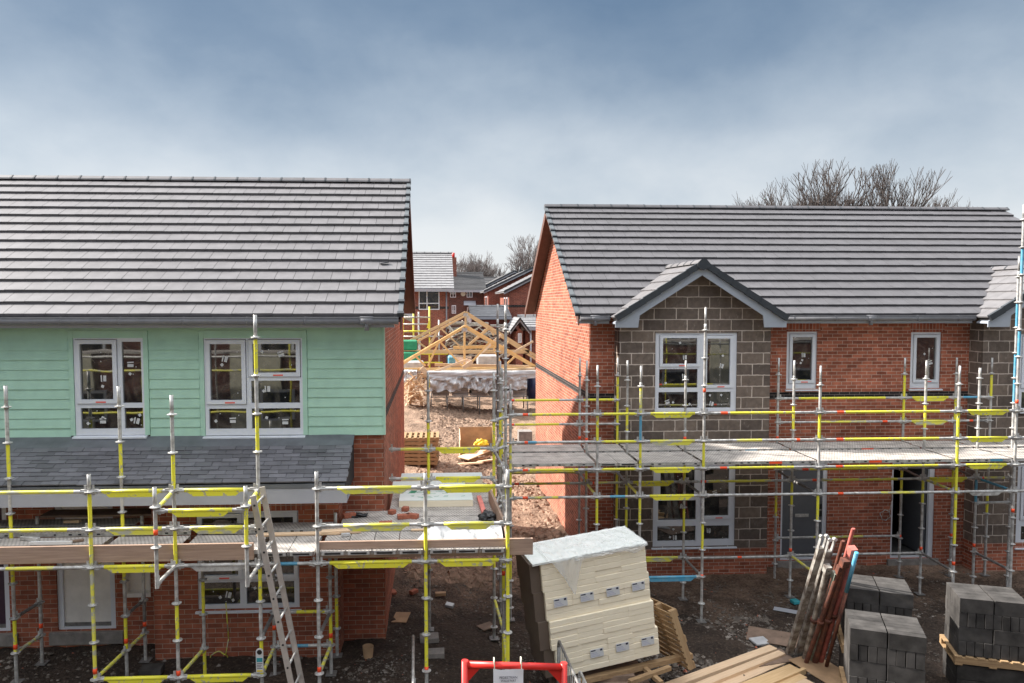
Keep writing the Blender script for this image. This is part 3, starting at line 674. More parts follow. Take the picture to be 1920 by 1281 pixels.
        for sg in (1, -1):
            O = Vector((cu-sg*hw, fv, ez)); es = Vector((sg*hw, 0, az-ez)); L = es.length; es.normalize()
            ext = lambda s: (0, REV+(ez+(s+.05)*es.z-REZ)/RP-fv)
            mb = MB(); n = 6; g = (L-.03)/n
            tiles(mb, O, (0, 1, 0), es, ext, n, g, .3, .035)
            nn = Vector((0, 1, 0)).cross(es); nn = nn if nn.z > 0 else -nn
            o = mb.build('bay_roof', 'tilebay', r, recalc=False)
            rf = rf or o
            m = MB()
            for i in range(n):
                p = O+es*(i*g)+Vector((0, -.03, 0)); m.bar(p+nn*.0, p+es*(g-.004)-nn*.012, .07, .125, nn)
            m.build('verge', 'verge', o)
            m = MB(); e0 = O+Vector((0, .0, -.07)); e1 = O+es*L+Vector((0, .0, -.07))
            q0 = e0+es*.06
            m.prism([e0+Vector((0, .005, 0)), e1+Vector((0, .005, 0)), e1+Vector((0, .005, -.19)), e0+Vector((sg*.5, .005, .5*RP-.19)), e0+Vector((sg*.47, .005, -.12)), e0+Vector((0, .005, -.12))], (0, .022, 0))
            m.prism([e0+Vector((sg*.01, .028, -.02)), e1+Vector((0, .028, -.02)), e1+Vector((0, .028, -.05)), e0+Vector((sg*.01, .028, -.05))], (0, .32, 0))
            m.build('bargeboard', 'fasciaR', o)
            m = MB(); m.prism([O+Vector((sg*.03, .02, -.03)), O+es*(L-.02)+Vector((0, .02, -.03)), Vector((cu, REV+(az-REZ)/RP-.1, az-.05)), Vector((cu-sg*(hw-.03), REV-.05, ez-.03))], (0, 0, -.01)); m.build('roof_deck', 'deckdark', o)
        m = MB(); ridge(m, (cu, fv-.05, az+.05), (cu, REV+(az-REZ)/RP+.05, az+.05), .42, .12, .07)
        m.prism([(cu-.125, fv-.075, az-.10), (cu-.13, fv-.075, az-.02), (cu-.05, fv-.075, az+.065), (cu+.05, fv-.075, az+.065), (cu+.13, fv-.075, az-.02), (cu+.125, fv-.075, az-.10), (cu, fv-.075, az-.16)], (0, .03, 0)); m.mi = 1
        m.build('ridge', ['tilebay', 'verge'], rf)
        m = MB(); m.prism([(cu-.125, fv-.085, az-.10), (cu-.13, fv-.085, az-.02), (cu-.05, fv-.085, az+.068), (cu+.05, fv-.085, az+.068), (cu+.13, fv-.085, az-.02), (cu+.125, fv-.085, az-.10), (cu, fv-.085, az-.16)], (0, .008, 0)); m.build('ridge_cap', 'verge', rf)
    bay(*b1, [WU, WL]); 
    window(r, BV+.03, WU, [(1242, 634, 1306, 682, 2), (1236, 692, 1308, 727), (1235, 735, 1309, 765), (1325, 635, 1368, 722, 2), (1321, 735, 1371, 765)])
    window(r, BV+.03, WL, [(1238, 880, 1302, 930), (1234, 938, 1305, 975), (1233, 986, 1305, 1014), (1320, 880, 1366, 968, 2), (1318, 986, 1368, 1012)])
    V1 = (1908, 626, 2040, 770); V2 = (1905, 868, 2040, 1024)
    bay(*b2, [V1, V2])
    window(r, BV+.03, V1, [(1920, 636, 1965, 722, 2), (1917, 735, 1970, 765), (1980, 636, 2030, 765)]); window(r, BV+.03, V2, [(1918, 880, 1962, 968, 2), (1916, 986, 1966, 1012), (1975, 880, 2030, 1012)])
    # main roof
    es = Vector((0, RR-REV, RRZ-REZ)); L = es.length; es.normalize(); n = 15; g = (L-.03)/n
    def blocked(s):
        return RU-.30, RX+.28
    mb = MB()
    tiles(mb, (0, REV-.02, REZ), (1, 0, 0), es, blocked, n, g, .3)
    rf = mb.build('roof', 'tileR', r, recalc=False)
    m = MB(); m.quad((RU-.2, REV, REZ-.02), (RX+.2, REV, REZ-.02), (RX+.2, RR, RRZ-.04), (RU-.2, RR, RRZ-.04)); m.quad((RU-.3, RR, RRZ-.04), (RX+.3, RR, RRZ-.04), (RX+.3, 2*RR-REV, REZ-.02), (RU-.3, 2*RR-REV, REZ-.02)); m.build('roof_deck', 'deckdark', rf, recalc=False)
    m = MB(); ridge(m, (RU-.36, RR, RRZ+.075), (RX+.34, RR, RRZ+.075)); m.build('ridge', ['tileR', 'verge'], rf)
    nn = Vector((0, -es.z, es.y)); m = MB()
    for i in range(n):
        p = Vector((RU-.335, REV-.02, REZ))+es*(i*g)
        m.mi = 0; m.bar(p+nn*.035, p+es*(g+.01)+nn*.005, .09, .05, nn)
        m.mi = 1; m.bar(p-es*.012+nn*.03, p+es*.05+nn*.03, .12, .075, nn)
    m.build('verge', ['vergelight', 'verge'], rf)
    m = MB()
    for sgn in (1, -1):
        e0 = Vector((0, REV if sgn == 1 else 2*RR-REV, REZ)); e1 = Vector((0, RR, RRZ))
        for u0, u1, t0, t1 in ((RU-.30, RU-.005, .05, .09), (RU-.325, RU-.301, 0., .21)):
            m.prism([e0+Vector((u0, 0, -t0)), e1+Vector((u0, 0, -t0)), e1+Vector((u0, 0, -t1)), e0+Vector((u0, 0, -t1))], (u1-u0, 0, 0))
    m.build('bargeboard', 'brown', rf)
    segs = [(RU-.30, b1[0]-.20), (b1[1]+.18, b2[0]-.20)]
    m = MB()
    for a, b in segs:
        m.box((a, REV-.005, REZ-.17), (b, REV+.02, REZ-.012)); m.box((a, REV+.021, REZ-.165), (b, RW-.006, REZ-.145))
    m.build('eaves_fascia', 'fasciaR', r)
    for a, b in segs:
        m = MB(); gz = REZ-.06; gv = REV-.065
        m.tube((a, gv, gz), (b, gv, gz), .056, 12); m.box((a, gv-.056, gz+.035), (b, gv+.056, gz+.058))
        x = a+.3
        while x < b: m.tube((x, gv, gz), (x+.03, gv, gz), .062, 12); x += .9
        c = a+.32 if a < 5 else A(1630, 596, REV)[0]
        m.tube((c-.1, gv, gz), (c+.1, gv, gz), .066, 12); m.tube((c, gv, gz-.15), (c, gv, gz), .038, 10)
        m.build('gutter', 'gutter', r)
right_house()
#@@PART3
# ================================================================ SCAFFOLDS
TM = ['galv', 'yel', 'yelworn', 'blue', 'org', 'galvd']
TI = dict(g=0, y=1, w=2, b=3, o=4, d=5)
TR = .0245
def standard(root, u, v, zb, zt, zr, code='', orange=(), base=True, spigot=True):
    """upright tube with rosettes every half metre, painted in half metre bands; code reads from the top band down"""
    m = MB(); zs = [zr+.5*k for k in range(-12, 16) if zb+.04 < zr+.5*k < zt-.1]
    top = zs[-1] if zs else zb
    cuts = [zt-.30 if spigot and zt-.30 > top else zt]+zs[::-1]+[zb]
    if spigot: m.tube((u, v, cuts[0]-.02), (u, v, zt), .019, 8)
    for i in range(len(cuts)-1):
        a, b = cuts[i], cuts[i+1]
        if a-b < .005: continue
        ch = 'g' if i == 0 and spigot else (code[i-1] if 0 <= i-1 < len(code) else 'g')
        m.mi = TI[ch]; m.tube((u, v, b), (u, v, a), TR, 10, cap=(i == 0))
    for z in zs:
        m.mi = 0; m.tube((u, v, z-.005), (u, v, z+.005), .062, 14)
        m.tube((u, v, z-.025), (u, v, z+.02), .031, 10)
    for z in orange: m.mi = 4; m.tube((u, v, z-.035), (u, v, z+.035), TR+.0025, 10)
    o = m.build('standard', TM, root)
    if base:
        b = MB(); b.box((u-.075, v-.075, zb-.012), (u+.075, v+.075, zb)); b.tube((u, v, zb), (u, v, zb+.25), .017, 8)
        b.build('base_plate', 'galvd', o)
    return o
def rail(root, p, q, bands=(), plate=None, name='ledger', wedge=True, r=None):
    """tube between two uprights; bands = (t0, t1, colour); plate = (t0, t1, colour) adds the deep stiffener under it"""
    p, q = Vector(p), Vector(q); m = MB(); r = r or TR
    ts = sorted({0., 1., *[b[0] for b in bands], *[b[1] for b in bands]})
    for a, b in zip(ts, ts[1:]):
        c = [x[2] for x in bands if x[0] <= (a+b)/2 <= x[1]]
        m.mi = TI[c[-1]] if c else 0; m.tube(p.lerp(q, a), p.lerp(q, b), r, 10, cap=False)
    if plate:
        t0, t1, c = plate; d = (q-p); m.mi = TI[c]; h = .075; s = .06/d.length*1.6
        a, b = p.lerp(q, t0), p.lerp(q, t1); a2, b2 = p.lerp(q, t0+s), p.lerp(q, t1-s); y = Vector((0, .02, 0)); dn = Vector((0, 0, -h))
        m.prism([a-y, b-y, b2-y+dn, a2-y+dn], y*2)
        m.tube(p.lerp(q, t0-.01), p.lerp(q, t1+.01), r+.002, 10)
    if wedge:
        m.mi = 0; d = (q-p).normalized()
        for e, sg in ((p, 1), (q, -1)):
            m.bar(e+d*sg*.02, e+d*sg*.11, .036, .058); m.bar(e+d*sg*.05+Vector((0, 0, -.05)), e+d*sg*.05+Vector((0, 0, .085)), .008, .03, (1, 0, 0))
    return m.build(name, TM, root)
def plank(root, a, b, z, w=None, along='u', h=.055):
    m = MB(); m.mi = 0
    m.box((a[0], a[1], z-.006), (b[0], b[1], z)); m.mi = 1
    if along == 'u':
        m.box((a[0], a[1], z-h), (b[0], a[1]+.006, z-.0065)); m.box((a[0], b[1]-.006, z-h), (b[0], b[1], z-.0065)); m.mi = 2
        x = a[0]+.18
        while x < b[0]-.1: m.box((x, a[1]-.002, z-.04), (x+.045, a[1]+.001, z-.018)); x += random.choice((.13, .22))
        if b[0]-a[0] > 1: m.mi = random.choice((3, 4, 4, 5)); c = a[0]+(b[0]-a[0])*random.uniform(.3, .6); m.box((c, a[1]-.003, z-.05), (c+.24, a[1]+.0005, z-.01))
    else:
        m.box((a[0], a[1], z-h), (a[0]+.006, b[1], z-.0065)); m.box((b[0]-.006, a[1], z-h), (b[0], b[1], z-.0065))
        m.box((a[0]+.02, a[1]-.004, z-h), (b[0]-.02, a[1]+.004, z-.006)); m.mi = 2; m.box((a[0]+.06, a[1]-.006, z-.045), (b[0]-.06, a[1]-.0045, z-.02))
    return m.build('deck_plank', ['perf', 'galv', 'black', 'org', 'galv', 'blue'], root)
def px_u(x, y, v): return A(x, y, v)[0]
LS = thing('scaffold', 'yellow and grey tube scaffold with timber toe boards round the green boarded house', 'scaffold', (-2, 9.5, gh(-2, 9.5)))
def left_scaffold():
    r = LS; fv = 9.5; zr = A(170, 922, fv)[1]; z1, z2, zd, zb = zr, zr-.5, zr-1.0, zr-2.5
    Z = lambda y, v: A(960, y, v)[1]
    g = lambda u, v: gh(u, v)
    pol = {}
    for k, x, yt, code, org in (('p0', -190, 880, 'yygyy', ()), ('p1', 170, 880, 'ywwwwg', (1238,)), ('p2', 328, 737, 'gygygygg', (1245,)), ('p3', 486, 590, 'ygygygygy', ()), ('p4', 595, 880, 'gggggg', (1245,)), ('p5', 798, 885, 'gyyyyg', (1250,)), ('p6', 952, 880, 'gyyyyg', ())):
        u = px_u(x, 1000, fv); pol[k] = u
        standard(r, u, fv, g(u, fv)+.02, Z(yt, fv), zr, code, [Z(y, fv) for y in org])
    iv = 10.3
    for k, x, yt, code, org in (('i0', -190, 718, 'gyg', ()), ('i1', 19, 718, 'gygyygyg', (1190,)), ('i2', 229, 720, 'gygyygy', (1184,)), ('i3', 377, 1000, 'ygyg', ()), ('i4', 510, 1000, 'gggg', (1166,)), ('i5', 617, 1000, 'gygyg', (1183,))):
        u = px_u(x, 950, iv); pol[k] = u
        standard(r, u, iv, g(u, iv)+.02, Z(yt, iv), zr, code, [Z(y, iv) for y in org])
    rv = 10.84
    for k, x, yt, code, org in (('r1', 70, 955, 'gggg', (1153,)), ('r2', 266, 957, 'ggdg', (1154,)), ('r5', 629, 957, 'ggygg', ())):
        u = px_u(x, 980, rv); pol[k] = u
        standard(r, u, rv, g(u, rv)+.02, Z(yt, rv), zr, code, [Z(y, rv) for y in org], spigot=False)
    # return along the gable
    for k, x, v, yt, code in (('s1', 944, 10.6, 890, 'gyygy'), ('s2', 926, 11.85, 697, 'gyyyyygg'), ('s3', 803, 11.85, 697, 'gyyyywgg'), ('s4', 948, 12.2, 572, 'gggggyggg'), ('s5', 938, 12.9, 677, 'gyyggg')):
        u = px_u(x, 800, v); pol[k] = u
        standard(r, u, v, g(u, v)+.02, Z(yt, v), zr, code, [zb+.9] if k in ('s1', 's4') else ())
    P = lambda k, z, v=fv: (pol[k], v, z)
    rail(r, P('p0', z1), P('p1', z1), [(.1, .92, 'w')], name='guard_rail'); rail(r, P('p0', z2), P('p1', z2), [(.1, .88, 'w')], name='guard_rail')
    for a, b, pl in (('p1', 'p2', (.15, .86)), ('p2', 'p3', (.14, .82)), ('p4', 'p5', (.20, .86)), ('p5', 'p6', (.18, .84))):
        c = 'w' if a == 'p4' else 'y'
        rail(r, P(a, z1), P(b, z1), plate=(*pl, c), name='guard_rail'); rail(r, P(a, z2), P(b, z2), plate=(pl[0]+.05, pl[1]-.02, 'w'), name='guard_rail')
    rail(r, P('p0', zd), P('p1', zd), [(.55, .8, 'w')])
    rail(r, P('p1', zd), P('p2', zd), plate=(.16, .86, 'y')); rail(r, P('p2', zd), P('p3', zd), plate=(.16, .86, 'g')); rail(r, P('p3', zd), P('p4', zd), [(.3, .65, 'b')])
    rail(r, P('p4', zd), P('p5', zd), plate=(.12, .86, 'y')); rail(r, P('p5', zd), P('p6', zd), plate=(.15, .88, 'y'))
    for a, b in (('p1', 'p2'), ('p2', 'p3')): rail(r, P(a, zb), P(b, zb), plate=(.12, .86, 'y'))
    for a, b, c in (('i0', 'i1', 'w'), ('i1', 'i2', 'g'), ('i2', 'i3', 'y'), ('i3', 'i5', 'g')): rail(r, P(a, zd, iv), P(b, zd, iv), plate=(.2, .8, c))
    rail(r, P('i4', zr-2.0, iv), P('i5', zr-2.0, iv), [(.4, .9, 'y')])
    rail(r, P('i4', zb, iv), P('i5', zb, iv), [(.3, .6, 'b')])
    # cross members, front row to the wall
    for a, av, b, bv, zs, c in (('p1', fv, 'i2', iv, (zd, zb), 'w'), ('i2', iv, 'r2', rv, (zd, zb+.5, zb), 'd'), ('i1', iv, 'r1', rv, (zd, zb+.5, zb), 'd'), ('p3', fv, 'i4', iv, (zd, zb+.5, zb), 'd'), ('p4', fv, 'i5', iv, (zd, zb+.5, zb), 'd'),
                                ('p6', fv, 's1', 10.6, (z1, z2, zd, zb), 'd'), ('s1', 10.6, 's2', 11.85, (z1, z2, zd, zb), 'd'), ('s2', 11.85, 's5', 12.9, (z1, zd), 'g'), ('p5', fv, 's3', 11.85, (zd,), 'g'), ('p2', fv, 'i3', iv, (zd, zb), 'd'), ('s2', 11.85, 's4', 12.2, (z1+.5, z1, zd), 'g')):
        for z in zs: rail(r, P(a, z, av), P(b, z, bv), [(.15, .85, c)] if z != zb else [(.1, .9, 'w')], name='transom')
    p0 = px_u(729, 840, 11.85)
    for z in (A(803, 842, 11.85)[1], A(803, 897, 11.85)[1]):
        rail(r, (p0, 11.85, z), P('s3', z, 11.85), [(.3, .9, 'w')], name='guard_rail'); rail(r, P('s3', z, 11.85), P('s2', z, 11.85), plate=(.12, .78, 'y'), name='guard_rail')
    # projecting ladder gate
    hv = 8.88; hz = A(377, 957, hv)[1]
    for k, x, code in (('h1', 292, 'ggg'), ('h2', 462, 'yg')):
        u = px_u(x, 1000, hv); pol[k] = u
        standard(r, u, hv, Z(1090, hv), Z(905, hv), A(292, 951, hv)[1], code, [A(292, 998, hv)[1]] if k == 'h1' else (), base=False)
    rail(r, P('h1', hz, hv), P('h2', hz, hv), plate=(.16, .84, 'y'), name='guard_rail')
    for a, b in (('h1', 'p2'), ('h2', 'p3')):
        rail(r, P(a, hz, hv), P(b, z1), [(.2, .8, 'w')], name='transom'); rail(r, P(a, zd+.0, hv), P(b, zd), name='transom')
    # deck
    dz = zd+.17; e = .045
    ks = ['p0', 'p1', 'p2', 'p3']
    for a, b in zip(ks, ks[1:]):
        u0, u1 = pol[a]+e, pol[b]-e
        for v0 in (9.56, 9.90): plank(r, (u0, v0), (u1, v0+.32), dz+random.uniform(-.004, .004))
        sh = random.uniform(-.12, .12)
        plank(r, (u0+sh, 10.40), (u1+sh, 10.72), dz+.01)
        if b != 'p3' and u1 < -4.3: plank(r, (u0+.2, 10.75), (u1+.1, 11.07), dz+.012)
    w = (pol['p4']-pol['p3']-.06)/2
    for k in range(2): plank(r, (pol['p3']+.03+k*w, 9.46), (pol['p3']+.02+(k+1)*w, 10.22), dz, along='v')
    plank(r, (pol['p3']+.05, 10.40), (-1.5, 10.72), dz+.01)
    for a, b in (('p4', 'p5'), ('p5', 'p6')):
        n = 4 if a == 'p4' else 3; w = (pol[b]-pol[a]-.06)/n
        for k in range(n): plank(r, (pol[a]+.03+k*w+.006, 9.46), (pol[a]+.03+(k+1)*w-.006, 10.24), dz, along='v')
    sr = pol['s1']-.06
    for k, v0 in enumerate((10.28, 10.62, 10.96)):
        plank(r, (pol['p4']+.02 if k == 0 else -1.38, v0), (pol['p5']-.02, v0+.32), dz+.005); plank(r, (pol['p5']+.01, v0), (sr-.02, v0+.32), dz+.004)
    for v0 in (11.30, 11.64, 11.98, 12.32, 12.66): plank(r, (-.70, v0), (sr-.02, v0+.32), dz+.003)
    # toe boards
    def toe(a, b, z0, z1):
        m = MB(); m.bar((*a, (z0+z1)/2), (*b, (z0+z1)/2), .038, z1-z0); m.build('toe_board', 'board', r, bevel=.004)
    tz = dz-.06
    toe((pol['p0'], 9.545), (px_u(476, 1040, 9.545), 9.545), tz-.06, tz+.165)
    toe((px_u(598, 1040, 9.545), 9.545), (px_u(999, 1040, 9.545), 9.545), tz-.06, tz+.165)
    toe((sr+.02, 9.62), (sr-.06, 11.75), dz+.002, dz+.225)
    return pol, zr, dz
LPOL, LZR, LDZ = left_scaffold()
RS = thing('scaffold', 'long tube scaffold with punched steel decking across the brick and blockwork house', 'scaffold', (6, 12.7, gh(6, 12.7)))
def right_scaffold():
    r = RS; ov, iv, rv = 12.7, 13.7, 14.6; zr = A(1320, 775, ov)[1]; z1, z2, zd, z4, zb = zr, zr-.5, zr-1.0, zr-1.5, zr-3.0
    Z = lambda y, v: A(1300, y, v)[1]
    g = gh; pol = {}
    def row(v, rows):
        for k, x, yr, yt, code, org in rows:
            u = px_u(x, yr, v); pol[k] = u
            standard(r, u, v, g(u, v)+.02, A(x, yt, v)[1], zr, code, [A(x, y, v)[1] for y in org])
    row(ov, (('o0', 957, 830, 720, 'gwyggyg', ()), ('o1', 1120, 800, 685, 'gyggygg', ()), ('o2', 1201, 800, 686, 'wbygygw', ()), ('o3', 1320, 800, 576, 'ggggyggygg', (732, 1080)), ('o4', 1537, 780, 686, 'gyggygyg', ()), ('o5', 1797, 780, 686, 'gyyyyygg', (1056,)), ('o6', 1911, 640, 384, 'gbggbgggg', (753, 957)), ('o7', 2080, 700, 686, 'gyg', ())))
    row(iv, (('i0', 941, 800, 690, 'gwygg', ()), ('i1', 1100, 760, 676, 'gggygg', (824,)), ('i2', 1176, 760, 676, 'gyggyyg', ()), ('i3', 1285, 760, 676, 'gggygyg', (822,)), ('i4', 1488, 760, 676, 'gyggyggg', (1031,)), ('i5', 1735, 760, 676, 'gyggyggg', (1028,)), ('i6', 1834, 800, 690, 'ggggbgg', (1022,)), ('i7', 1906, 620, 480, 'gbgbbgggg', ())))
    row(rv, (('r0', 933, 640, 570, 'ddddggg', ()), ('r1', 1087, 740, 671, 'gggggg', (821,)), ('r2', 1158, 740, 671, 'yyygyygg', ()), ('r4', 1459, 740, 671, 'gggygyg', (821,)), ('r5', 1695, 740, 671, 'yyggyggg', (1005,)), ('r6', 1792, 740, 671, 'gyggyggg', (1003,))))
    row(rv, (('r7', 1858, 740, 671, 'yggggyg', ()),))
    pol['i8'] = pol['o7']+.3
    P = lambda k, z, v=ov: (pol[k], v, z)
    os_ = ['o0', 'o1', 'o2', 'o3', 'o4', 'o5', 'o6', 'o7']
    spec = {('o0', 'o1'): [(.14, .2, 'o'), (.22, .78, 'y')], ('o1', 'o2'): [(.1, .9, 'y')], ('o3', 'o4'): [(.14, .2, 'o'), (.22, .78, 'y')], ('o4', 'o5'): [(.12, .17, 'o'), (.18, .86, 'y')]}
    for a, b in zip(os_, os_[1:]):
        for z in (z1, z2, zd, z4):
            bd = spec.get((a, b), ()); pl = None
            if (a, b) in (('o2', 'o3'), ('o5', 'o6')): pl = (.16, .84, 'y' if z != z2 or a == 'o5' else 'w'); bd = ()
            if z == z4 and (a, b) == ('o5', 'o6'): pl = (.2, .8, 'g')
            if z in (z2, z4) and (a, b) in (('o0', 'o1'),): bd = [(.14, .2, 'o'), (.22, .55, 'w')] if z == z4 else [(.16, .2, 'o'), (.2, .3, 'b')]
            if z in (z2, z4) and (a, b) == ('o3', 'o4'): bd = [(.28, .5, 'w'), (.80, .83, 'o')] if z == z2 else []
            if z == z4 and (a, b) == ('o4', 'o5'): bd = [(.14, .18, 'o'), (.45, .7, 'w')]
            if z == z4 and (a, b) == ('o1', 'o2'): bd = [(.3, .65, 'b')]
            rail(r, P(a, z), P(b, z), bd, plate=pl, name='guard_rail' if z in (z1, z2) else 'ledger')
    for a, b, v in (('i0', 'i1', iv), ('i1', 'i2', iv), ('i2', 'i3', iv), ('i3', 'i4', iv), ('i4', 'i5', iv), ('i5', 'i6', iv), ('i6', 'i7', iv)):
        pl = (.12, .8, 'y') if (a, b) in (('i2', 'i3'), ('i5', 'i6')) else None
        rail(r, P(a, zd, v), P(b, zd, v), [(.2, .8, 'd')])
        rail(r, P(a, z4, v), P(b, z4, v), [(.15, .2, 'o'), (.22, .8, 'w')] if not pl else (), plate=pl)
    for a, b, z, bd, pl in (('r0', 'r1', z1, [(.16, .2, 'o'), (.21, .75, 'y')], None), ('r0', 'r1', z2, [(.16, .2, 'o'), (.21, .75, 'y')], None), ('r0', 'r1', z4, [(.05, .95, 'w')], None), ('r1', 'r2', z1, [(.1, .9, 'y')], None), ('r1', 'r2', z2, [], None), ('r1', 'r2', z4, [], None),
                            ('r4', 'r5', z1, [(.16, .85, 'y')], None), ('r4', 'r5', z2, [(.3, .7, 'w'), (.83, .87, 'o')], None), ('r4', 'r5', z4, [(.2, .25, 'o'), (.26, .8, 'y')], None), ('r5', 'r6', z1, [], (.16, .84, 'y')), ('r5', 'r6', z2, [], (.16, .84, 'w')), ('r5', 'r6', z4, [(.1, .9, 'd')], None)):
        rail(r, P(a, z, rv), P(b, z, rv), bd, plate=pl, name='guard_rail' if z > zd else 'ledger')
    for z, bd in ((z1, [(.2, .7, 'b')]), (z2, [(.4, .5, 'o'), (.5, .9, 'd')])): rail(r, P('r6', z, rv), (pol['r7'], rv, z), bd, name='guard_rail')
    for a, b, c, col3 in (('o0', 'i0', 'r0', 'dww'), ('o1', 'i1', 'r1', 'gyg'), ('o2', 'i2', 'r2', 'dyd'), ('o3', 'i3', None, 'ddd'), ('o4', 'i4', 'r4', 'ddw'), ('o5', 'i5', 'r5', 'ywd'), ('o6', 'i6', 'r6', 'dbd')):
        for z in (zd, z4):
            rail(r, P(a, z), P(b, z, iv), [(.15, .85, col3[1] if z == z4 else 'd')], name='transom')
            if c: rail(r, P(b, z, iv), P(c, z, rv), [(.15, .85, 'd')], name='transom')
        rail(r, P(a, zb), P(b, zb, iv), [(.1, .9, 'd' if a != 'o4' else 'w')], name='transom')
    rail(r, P('o2', zb), P('o3', zb), [(.1, .9, 'd')], plate=(.1, .9, 'b')); rail(r, P('i2', zb, iv), P('i3', zb, iv), [(.05, .9, 'w')], plate=(.1, .85, 'w'))
    rail(r, P('i3', zb-.02, iv), P('i4', zb-.02, iv), [(.50, .54, 'o')]); rail(r, P('r4', zb+.05, rv), P('r5', zb+.05, rv), [(.3, .7, 'w')]); rail(r, P('i4', zb, iv), P('i5', zb, iv), [(.22, .26, 'o')])
    rail(r, P('i6', z4-.5, iv), P('i7', z4-.5, iv), [(.1, .9, 'g')])
    dz = zd+.11; e = .03
    for a, b in zip(os_, os_[1:]):
        u0, u1 = pol[a]+e, pol[b]-e
        if (a, b) == ('o1', 'o2'):
            w = (u1-u0)/2
            for k in range(2): plank(r, (u0+k*w, 12.72), (u0+(k+1)*w-.008, 13.62), dz, along='v')
        else:
            for v0 in (12.72, 13.03, 13.34): plank(r, (u0, v0), (u1, v0+.30), dz+random.uniform(-.003, .003))
    iu = [pol[k] for k in ('i0', 'i1', 'i2', 'i3', 'i4', 'i5', 'i6', 'i7', 'i8')]
    for u0, u1 in zip(iu, iu[1:]):
        plank(r, (u0+.02, 13.79), (u1-.02, 14.11), dz+.002)
        plank(r, (u0+.06, 14.14), (u1-.0, 14.44), dz+.002)
    m = MB(); u = pol['o6']
    return pol, zr, dz
RPOL, RZR, RDZ = right_scaffold()
#@@PART4
# ================================================================ LOOSE THINGS
def single(mb, name, mats, label, cat, group=None, kind=None, **kw):
    return tag(centre(mb.build(name, mats, **kw)), label, cat, group, kind)
def obox(mb, c, s, rot):
    """box of size s, centred at c, turned by a rotation matrix"""
    c = Vector(c); h = Vector(s)/2
    P = [c+rot@Vector((x*h.x, y*h.y, -h.z)) for x, y in ((-1, -1), (1, -1), (1, 1), (-1, 1))]
    mb.prism(P, rot@Vector((0, 0, s[2])))
# ---- ladder
def ladder():
    a = P3(474, 930, 9.02); b = P3(545, 1278, 9.02); d = b-a; t = (gh(-2, 9)-a.z)/d.z; b = a+d*t; off = Vector((.03, .36, .02))
    r = thing('ladder', 'aluminium ladder leaning up to the gap in the timber toe boards', 'ladder', b)
    for k in (0, 1):
        m = MB(); m.bar(a+off*k-d.normalized()*.0, b+off*k, .07, .028, (0, 1, 0)); m.build('stile', 'alu', r)
    L = (b-a).length; n = int(L/.30)
    for i in range(n):
        p = a+(b-a)*((i+.4)/n); m = MB(); m.tube(p-Vector((0, .0, 0)), p+off, .015, 8); m.mi = 1; m.tube(p-Vector((.0, .018, 0)), p-Vector((0, .013, 0)), .014, 8); m.build('rung', ['galv', 'black'], r)
ladder()
def scaffold_tag():
    v = 9.46; c = P3(487, 1238, v); r = thing('scaffold_tag', 'white and green inspection tag hanging on the yellow banded upright by the ladder', 'tag', (c.x, v, c.z-.17))
    m = MB(); n = 20; pts = []
    w, h = .048, .165
    pts = [(c.x-w, v, c.z-h), (c.x+w, v, c.z-h)]+[(c.x+w*math.cos(a), v, c.z+h-w+w*math.sin(a)) for a in [math.pi*i/12 for i in range(13)]]
    m.prism(pts, (0, -.008, 0)); m.build('plate', 'paper', r)
    m = MB(); m.tube((c.x, v-.0085, c.z+.112), (c.x, v-.011, c.z+.112), .033, 16); m.build('ring', 'black', r)
    m = MB(); m.box((c.x-.038, v-.011, c.z-.02), (c.x+.038, v-.0085, c.z+.035)); m.build('green_panel', 'teal', r)
    m = MB()
    for i in range(4): m.box((c.x-.036, v-.0105, c.z-.045-i*.022), (c.x+.036-.01*(i % 3), v-.0085, c.z-.038-i*.022))
    m.mi = 1; m.box((c.x-.038, v-.0105, c.z-.152), (c.x+.038, v-.0085, c.z-.132)); m.build('lettering', ['ink', 'hiviz'], r)
scaffold_tag()
